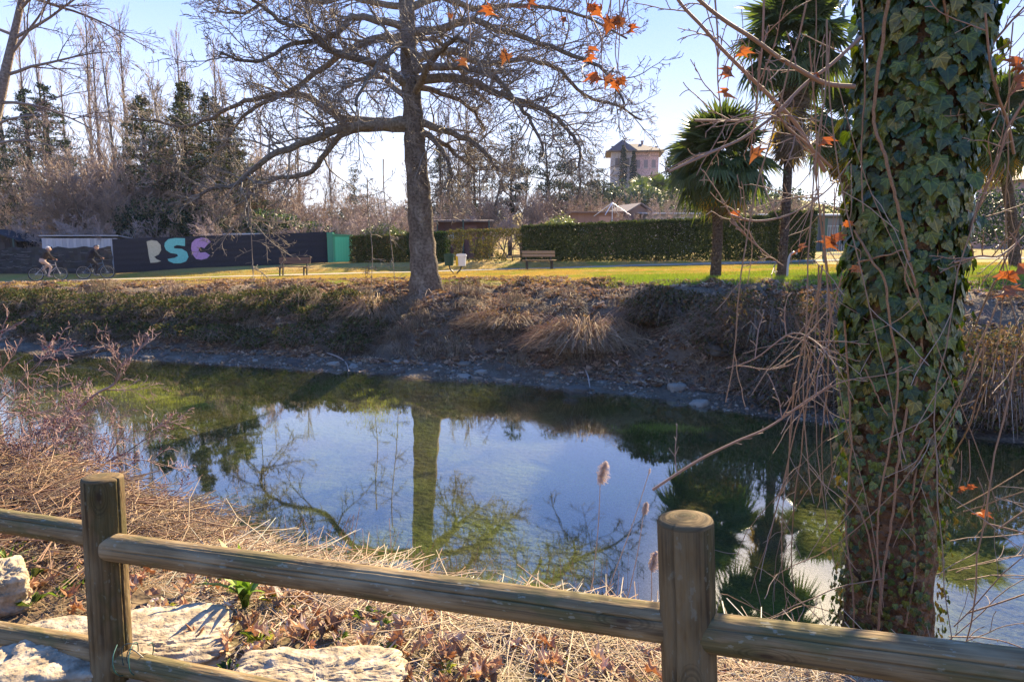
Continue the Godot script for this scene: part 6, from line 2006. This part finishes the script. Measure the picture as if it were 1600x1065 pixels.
	for i in 1500:
		var s := [[215, 607, 60, 10], [250, 622, 70, 7], [300, 632, 80, 8], [140, 612, 60, 10], [590, 640, 40, 30], [1040, 668, 60, 6]][rng.randi() % 6] as Array
		var p := on(s[0] + rng.randfn() * s[2] * 0.55, s[1] + rng.randfn() * s[3] * 0.5, 0.0)
		wx.append(Transform3D(Basis(Vector3.UP, rng.randf() * TAU) * rng.randf_range(0.5, 1.0), p - Vector3(0, 0.03, 0)))
		wc.append(vary(Color(0.22, 0.24, 0.05), 0.3))
	multi("weed", blade[0], gm, wx, wc, wt)

func make_near_bank() -> void:
	# dead grass thatch on the near slope
	var strawc := [Color(0.56, 0.43, 0.29), Color(0.42, 0.30, 0.20), Color(0.66, 0.54, 0.40), Color(0.30, 0.20, 0.13)]
	var tufts := []
	for k in 4: tufts.append(brush_mesh(44, Vector3(0.42, [0.30, 0.45, 0.22, 0.6][k], 0.42), [Color(1, 1, 1)], 0.0026, 1.15))
	var tangles := []                                             # stems that have fallen over, lying across one another
	for k in 3:
		var tb := MB.new()
		for i in 30:
			var a := rng.randf() * TAU
			var o := Vector3(cos(a), rng.randf_range(-0.12, 0.3), sin(a)) * rng.randf_range(0.15, 0.42)
			var c := Vector3(rng.randf_range(-0.3, 0.3), rng.randf_range(0.0, 0.16), rng.randf_range(-0.3, 0.3))
			var th := rng.randf_range(0.0016, 0.0042)
			tb.tube(PackedVector3Array([c - o, c - o * 0.3 + rv(0.05), c + o * 0.4 + rv(0.06), c + o + rv(0.05)]), PackedFloat32Array([th, th, th * 0.8, th * 0.5]), 4, vary(Color(1, 1, 1), 0.35))
		tangles.append(tb.mesh())
	var t := thing("dry_grass", "straw coloured dead grass matted over the near bank slope", "grass")
	t.set_meta("kind", "stuff")
	for k in 4:
		var xf := []; var cols := []
		for i in 1000:
			var x := rng.randf_range(-7.0, 3.4)
			var s := rng.randf_range(2.5, 5.6)
			if s < 3.1 and rng.randf() < 0.6: continue
			if k == 3 and (x > -1.2 or s < 3.6): continue
			if x > 0.6 and rng.randf() < 0.35: continue
			var d := s - 0.42 * x
			var p := gy(x, d)
			if p.y < -0.1: continue
			p.y = maxf(p.y, -0.02)
			var fore := p - Vector3(0, EYE, 0)
			if fore.length() < 2.6: continue
			var open := ss(-2.6, -1.3, x)                             # lower where the bank is open to the water
			if k == 1 and rng.randf() < open * 0.7: continue
			if rng.randf() < (1.0 - open) * 0.45: continue
			xf.append(Transform3D(Basis(Vector3.UP, rng.randf() * TAU).scaled(Vector3(1, lerpf(0.5, 0.42, open), 1)) * rng.randf_range(0.6, 1.15), p - Vector3(0, 0.03, 0)))
			cols.append(vary(strawc[rng.randi() % 4] if rng.randf() < 0.35 + 0.65 * open else [Color(0.24, 0.155, 0.10), Color(0.30, 0.20, 0.13), Color(0.19, 0.11, 0.08)][rng.randi() % 3], 0.25))
		multi("grass_tuft", tufts[k], M.straw, xf, cols, t)
	for k in 3:
		var xf := []; var cols := []
		for i in 760:
			var x := rng.randf_range(-6.0, 3.2) if i < 560 else rng.randf_range(-3.2, 2.6)
			var s := rng.randf_range(2.5, 5.2) if i < 560 else rng.randf_range(1.85, 3.1)
			var p := gy(x, s - 0.42 * x)
			if p.y < 0.0: continue
			var open := ss(-2.6, -1.3, x)
			if s > 4.4 and rng.randf() < open * 0.75: continue
			xf.append(Transform3D(Basis(Vector3.UP, rng.randf() * TAU).scaled(Vector3(1, lerpf(1.0, 0.55, open) * (1.0 if i < 560 else 0.4), 1)) * rng.randf_range(0.7, 1.2) * (1.0 if i < 560 else 0.6), p - Vector3(0, 0.02, 0)))
			cols.append(vary([Color(0.28, 0.17, 0.10), Color(0.38, 0.265, 0.15), Color(0.50, 0.39, 0.24), Color(0.58, 0.49, 0.35)][rng.randi() % (4 if open > 0.5 else 2)], 0.2))
		multi("fallen_stems", tangles[k], M.straw, xf, cols, t)
	# fallen plane leaves behind the fence
	var lm := leafmat(0.75, 0.25, Color(0.4, 0.3, 0.2))
	lm.albedo_texture = vein_tex(Color(1, 1, 1), Color(1.3, 1.2, 1.1), 95)
	var sh := []
	for k in 4: sh.append(lobed_leaf(PLANE if k < 3 else HEART, [0.9, 0.5, 1.2, 0.5][k], [0.5, 0.8, 0.2, -0.6][k], [0.16, 0.2, 0.14, 0.16][k]))
	var lt := thing("leaf_litter", "curled rust brown plane leaves lying between the pale stones", "leaves")
	lt.set_meta("kind", "stuff")
	var lc := [Color(0.36, 0.20, 0.11), Color(0.28, 0.15, 0.08), Color(0.48, 0.34, 0.22), Color(0.38, 0.22, 0.12), Color(0.20, 0.12, 0.07), Color(0.58, 0.46, 0.32)]
	for k in 4:
		var xf := []; var cols := []
		for i in 480:
			var x := rng.randf_range(-3.2, 2.6)
			var s := 2.0 + 1.9 * pow(rng.randf(), 1.5)
			if x < -1.6 and rng.randf() < 0.6: continue
			var p := gy(x, s - 0.42 * x) + Vector3(0, rng.randf_range(0.01, 0.07), 0)
			xf.append(Transform3D(Basis.from_euler(Vector3(-PI / 2 + rng.randf_range(-0.7, 0.7), rng.randf() * TAU, rng.randf_range(-0.6, 0.6))) * rng.randf_range(0.025, 0.065), p))
			cols.append(vary(lc[rng.randi() % 6], 0.2))
		multi("fallen_leaves", sh[k], lm, xf, cols, lt)
	# small weeds and grass tips coming up through the litter
	var wb := MB.new()
	for i in 9:
		var a := rng.randf() * TAU
		var o := Vector3(cos(a), 0, sin(a))
		var sd := Vector3(-o.z, 0, o.x) * 0.012
		wb.quad(o * 0.01 - sd * 0.4, o * 0.05 - sd + Vector3(0, 0.05, 0), o * 0.09 + Vector3(0, 0.045, 0), o * 0.05 + sd + Vector3(0, 0.05, 0), Color.WHITE)
	var wt := thing("small_weeds", "tiny green weeds sprouting among the fallen leaves by the fence", "weeds")
	wt.set_meta("kind", "stuff")
	var wx := []; var wc := []
	for i in 260:
		var x := rng.randf_range(-4.0, 2.6)
		var s := rng.randf_range(1.85, 4.2)
		wx.append(Transform3D(Basis(Vector3.UP, rng.randf() * TAU) * rng.randf_range(0.3, 0.8), gy(x, s - 0.42 * x) + Vector3(0, 0.02, 0)))
		wc.append(vary([Color(0.20, 0.26, 0.04), Color(0.34, 0.34, 0.06), Color(0.13, 0.19, 0.03)][rng.randi() % 3], 0.25))
	multi("weed", wb.mesh(), M.fol, wx, wc, wt)
	# sword-leaved green plants
	for s in [[385, 985, 1.55, 17, 0.34, "bright green sword-leaved plant growing beside the limestone slab"], [18, 935, 1.55, 10, 0.20, "small green leafy plant by the rough stone at the bank"]]:
		var p := on(s[0], s[1], s[2])
		p.y = ground_at(p.x, -p.z)
		var pl := thing("iris_plant", s[5], "plant", p)
		for i in s[3]:
			var b := MB.new()
			var a := rng.randf() * TAU
			var o := Vector3(cos(a), 0, sin(a))
			var l: float = s[4] * rng.randf_range(0.6, 1.15)
			var lean := rng.randf_range(0.1, 1.1)
			var sd := Vector3(-o.z, 0, o.x)
			var col := vary([Color(0.16, 0.25, 0.03), Color(0.10, 0.17, 0.03), Color(0.24, 0.30, 0.06)][rng.randi() % 3], 0.2)
			var prev := [Vector3(0, -0.02, 0) - sd * 0.008, Vector3(0, -0.02, 0) + sd * 0.008]
			for k in 6:
				var f := (k + 1) / 6.0
				var c := o * l * lean * f * f * 0.8 + Vector3(0, l * (f - 0.42 * lean * f * f), 0)
				var w := sd * 0.022 * sin(PI * (0.18 + 0.82 * f)) * (l / 0.3)
				b.quad(prev[0], c - w, c + w, prev[1], col)
				prev = [c - w, c + w]
			part("leaf", b.mesh(), M.fol, pl)
	# reeds with feathery plumes
	for s in [[938, 735, 918, 960, 4.6, 34, "tall dry reed with a fluffy plume before the open water"], [1018, 873, 1012, 1010, 3.9, 30, "short dry reed with a round plume beside the fence post"], [1006, 792, 960, 960, 4.3, 18, "bent reed with a thin wispy plume"], [1014, 735, 905, 990, 4.4, 8, "bare leaning reed stem with a tiny tip"], [88, 868, 100, 960, 4.1, 34, "dry reed with a drooping plume among the bank grass"]]:
		var p0 := at(s[2], s[3], s[4])
		p0.y = minf(p0.y, maxf(ground_at(p0.x, s[4]), -0.3))
		var p1 := at(s[0], s[1] + s[5] * 0.5, s[4])
		var r := thing("reed", s[6], "reed", p0)
		var st := MB.new()
		var e := p1 - p0
		st.tube(smoothpath([Vector3.ZERO, e * 0.4 + Vector3(-0.01, 0, 0.01), e * 0.75 + Vector3(0.008, 0, 0), e], 5), taper(16, 0.004, 0.0022), 5, Color(0.46, 0.36, 0.24))
		part("stem", st.mesh(), M.straw, r)
		var pb := MB.new()
		var hp: float = s[5] / FOCAL * s[4]
		for i in 420 if s[5] > 10 else 60:
			var f := rng.randf()
			var c := e + Vector3(0.22 * hp * f, hp * f, 0)
			var w := hp * 0.28 * sin(PI * (0.15 + 0.8 * f))
			var q := c + rv(1.0) * w + Vector3(0, -0.2 * w, 0)
			pb.tube(PackedVector3Array([c, q, q + Vector3(0.02, -0.012, 0) * hp * 5.0]), PackedFloat32Array([0.0012, 0.0011, 0.0006]), 3, vary(Color(0.62, 0.47, 0.35), 0.2))
		part("plume", pb.mesh(), M.straw, r)
	# upright dry reed stalks by the water
	var rk := thing("dry_reeds", "thin dry reed stalks standing along the near water edge", "reeds")
	rk.set_meta("kind", "stuff")
	var rb := MB.new()
	for i in 150:
		var px := rng.randf_range(380, 1010)
		var dist := rng.randf_range(4.2, 5.6)
		var x := (px - 800.0) / FOCAL * dist
		var p := Vector3(x, ground_at(x, dist), -dist)
		var h := rng.randf_range(0.35, 0.9)
		var q := p + Vector3(rng.randf_range(-0.35, 0.35), h, rng.randf_range(-0.2, 0.2))
		rb.tube(PackedVector3Array([p - Vector3(0, 0.05, 0), p.lerp(q, 0.5) + rv(0.03), q]), PackedFloat32Array([0.003, 0.0025, 0.0014]), 4, vary(Color(0.40, 0.27, 0.17), 0.3))
	part("stalks", rb.mesh(), M.straw, rk).set_meta("kind", "stuff")
	# bare bushes with dark red buds at the left
	var P := {"seg": [7, 6, 5, 4], "wig": [0.14, 0.2, 0.24, 0.26], "lift": [0.0, -0.02, 0.0, 0.0], "sides": [6, 5, 4, 3], "kids": [7, 7, 5, 0], "start": [0.15, 0.15, 0.15, 0], "ang": [0.7, 0.8, 0.8, 0.7], "ratio": [0.6, 0.5, 0.5, 0.4], "col": [Color(0.15, 0.105, 0.09), Color(0.17, 0.115, 0.10), Color(0.24, 0.15, 0.13), Color(0.30, 0.19, 0.16)], "rmin": 0.0022, "end": 0.3, "thin": 0.55}
	for s in [[10, 790, 5.0, 1.1, "bare twiggy bush with dark red buds on the near bank beside the fence", 7], [-50, 660, 6.4, 1.3, "larger bare bush with reddish twigs overhanging the water", 6], [165, 815, 5.4, 0.75, "low bare bush with red buds rising behind the left fence post", 5], [50, 720, 6.6, 1.25, "grey twiggy bush reaching out over the water", 7], [-90, 760, 5.4, 1.8, "dense bare bush at the bank with dry brown leaves", 8]]:
		var p := at(s[0], s[1], s[2])
		p.y = maxf(ground_at(p.x, s[2]), 0.0)
		var bt := thing("bare_bush", s[4], "bush", p)
		var buds := MB.new()
		for k in s[5]:
			var b := MB.new()
			var a := rng.randf() * TAU
			grow(b, Vector3(rng.randf_range(-0.2, 0.2), -0.1, rng.randf_range(-0.2, 0.2)), Vector3(cos(a) * 0.8 + 0.15, rng.randf_range(0.4, 1.0), sin(a) * 0.6 + 0.1).normalized(), s[3] * rng.randf_range(0.6, 1.05), 0.011, 0, P)
			part("stem", b.mesh(), M.twig, bt)
			for j in 90:
				octa(buds, b.v[rng.randi_range(b.v.size() / 4, b.v.size() - 1)], rng.randf_range(0.004, 0.009), vary(Color(0.16, 0.03, 0.035), 0.3))
		part("buds", buds.mesh(), M.twig, bt).set_meta("kind", "stuff")
	# one long branch reaching out over the water
	var ob := thing("leaning_branch", "long bare grey branch reaching up over the green shallows", "branch", at(90, 700, 6.2))
	var o0 := ob.position
	var bb := MB.new()
	var bp := smoothpath([Vector3(-0.2, -0.4, 0.1), at(96, 682, 6.2) - o0, at(118, 645, 6.2) - o0, at(150, 615, 6.2) - o0, at(178, 600, 6.2) - o0, at(190, 575, 6.2) - o0, at(196, 560, 6.2) - o0], 5)
	bb.tube(bp, taper(bp.size(), 0.018, 0.005), 6, Color(0.22, 0.17, 0.14))
	for k in 14: grow(bb, bp[rng.randi_range(6, bp.size() - 2)], (Vector3(0.3, 0.6, 0) + rv(0.8)).normalized(), rng.randf_range(0.2, 0.5), 0.006, 1, P)
	part("wood", bb.mesh(), M.twig, ob)
	# brown coir rolls stepping down the bank
	for s in [[222, 914, 1.40, 0.0], [226, 938, 1.32, 0.0], [62, 922, 1.40, 0.5]]:
		var p := on(s[0], s[1], s[2])
		p.y = ground_at(p.x, -p.z) + 0.02
		var cr := thing("coir_roll", "shaggy brown coir roll set into the near bank", "coir roll", p, s[3], "coir rolls on the near bank")
		var cb := MB.new()
		for i in 900:
			var a := rng.randf() * TAU
			var x := rng.randf_range(-0.16, 0.16)
			var q := Vector3(x, sin(a) * 0.05, cos(a) * 0.07)
			cb.tube(PackedVector3Array([q, q + Vector3(rng.randf_range(-0.03, 0.03), sin(a) * 0.02 - 0.012, cos(a) * 0.025)]), PackedFloat32Array([0.0022, 0.001]), 3, vary(Color(0.24, 0.13, 0.075), 0.3))
		cb.line(Vector3(-0.16, 0, 0), Vector3(0.16, 0, 0), 0.05, 0.05, 10, Color(0.12, 0.07, 0.045))
		part("fibre", cb.mesh(), M.dull, cr)

func _ready() -> void:
	rng.seed = 20240217
	make_sky()
	make_materials()
	make_terrain()
	make_background()
	make_fences()
	make_buildings()
	make_palms()
	make_furniture()
	make_cyclists()
	make_plane_tree()
	make_left_tree()
	make_far_bank()
	make_stones()
	make_near_bank()
	make_fence()
	make_ivy_tree()
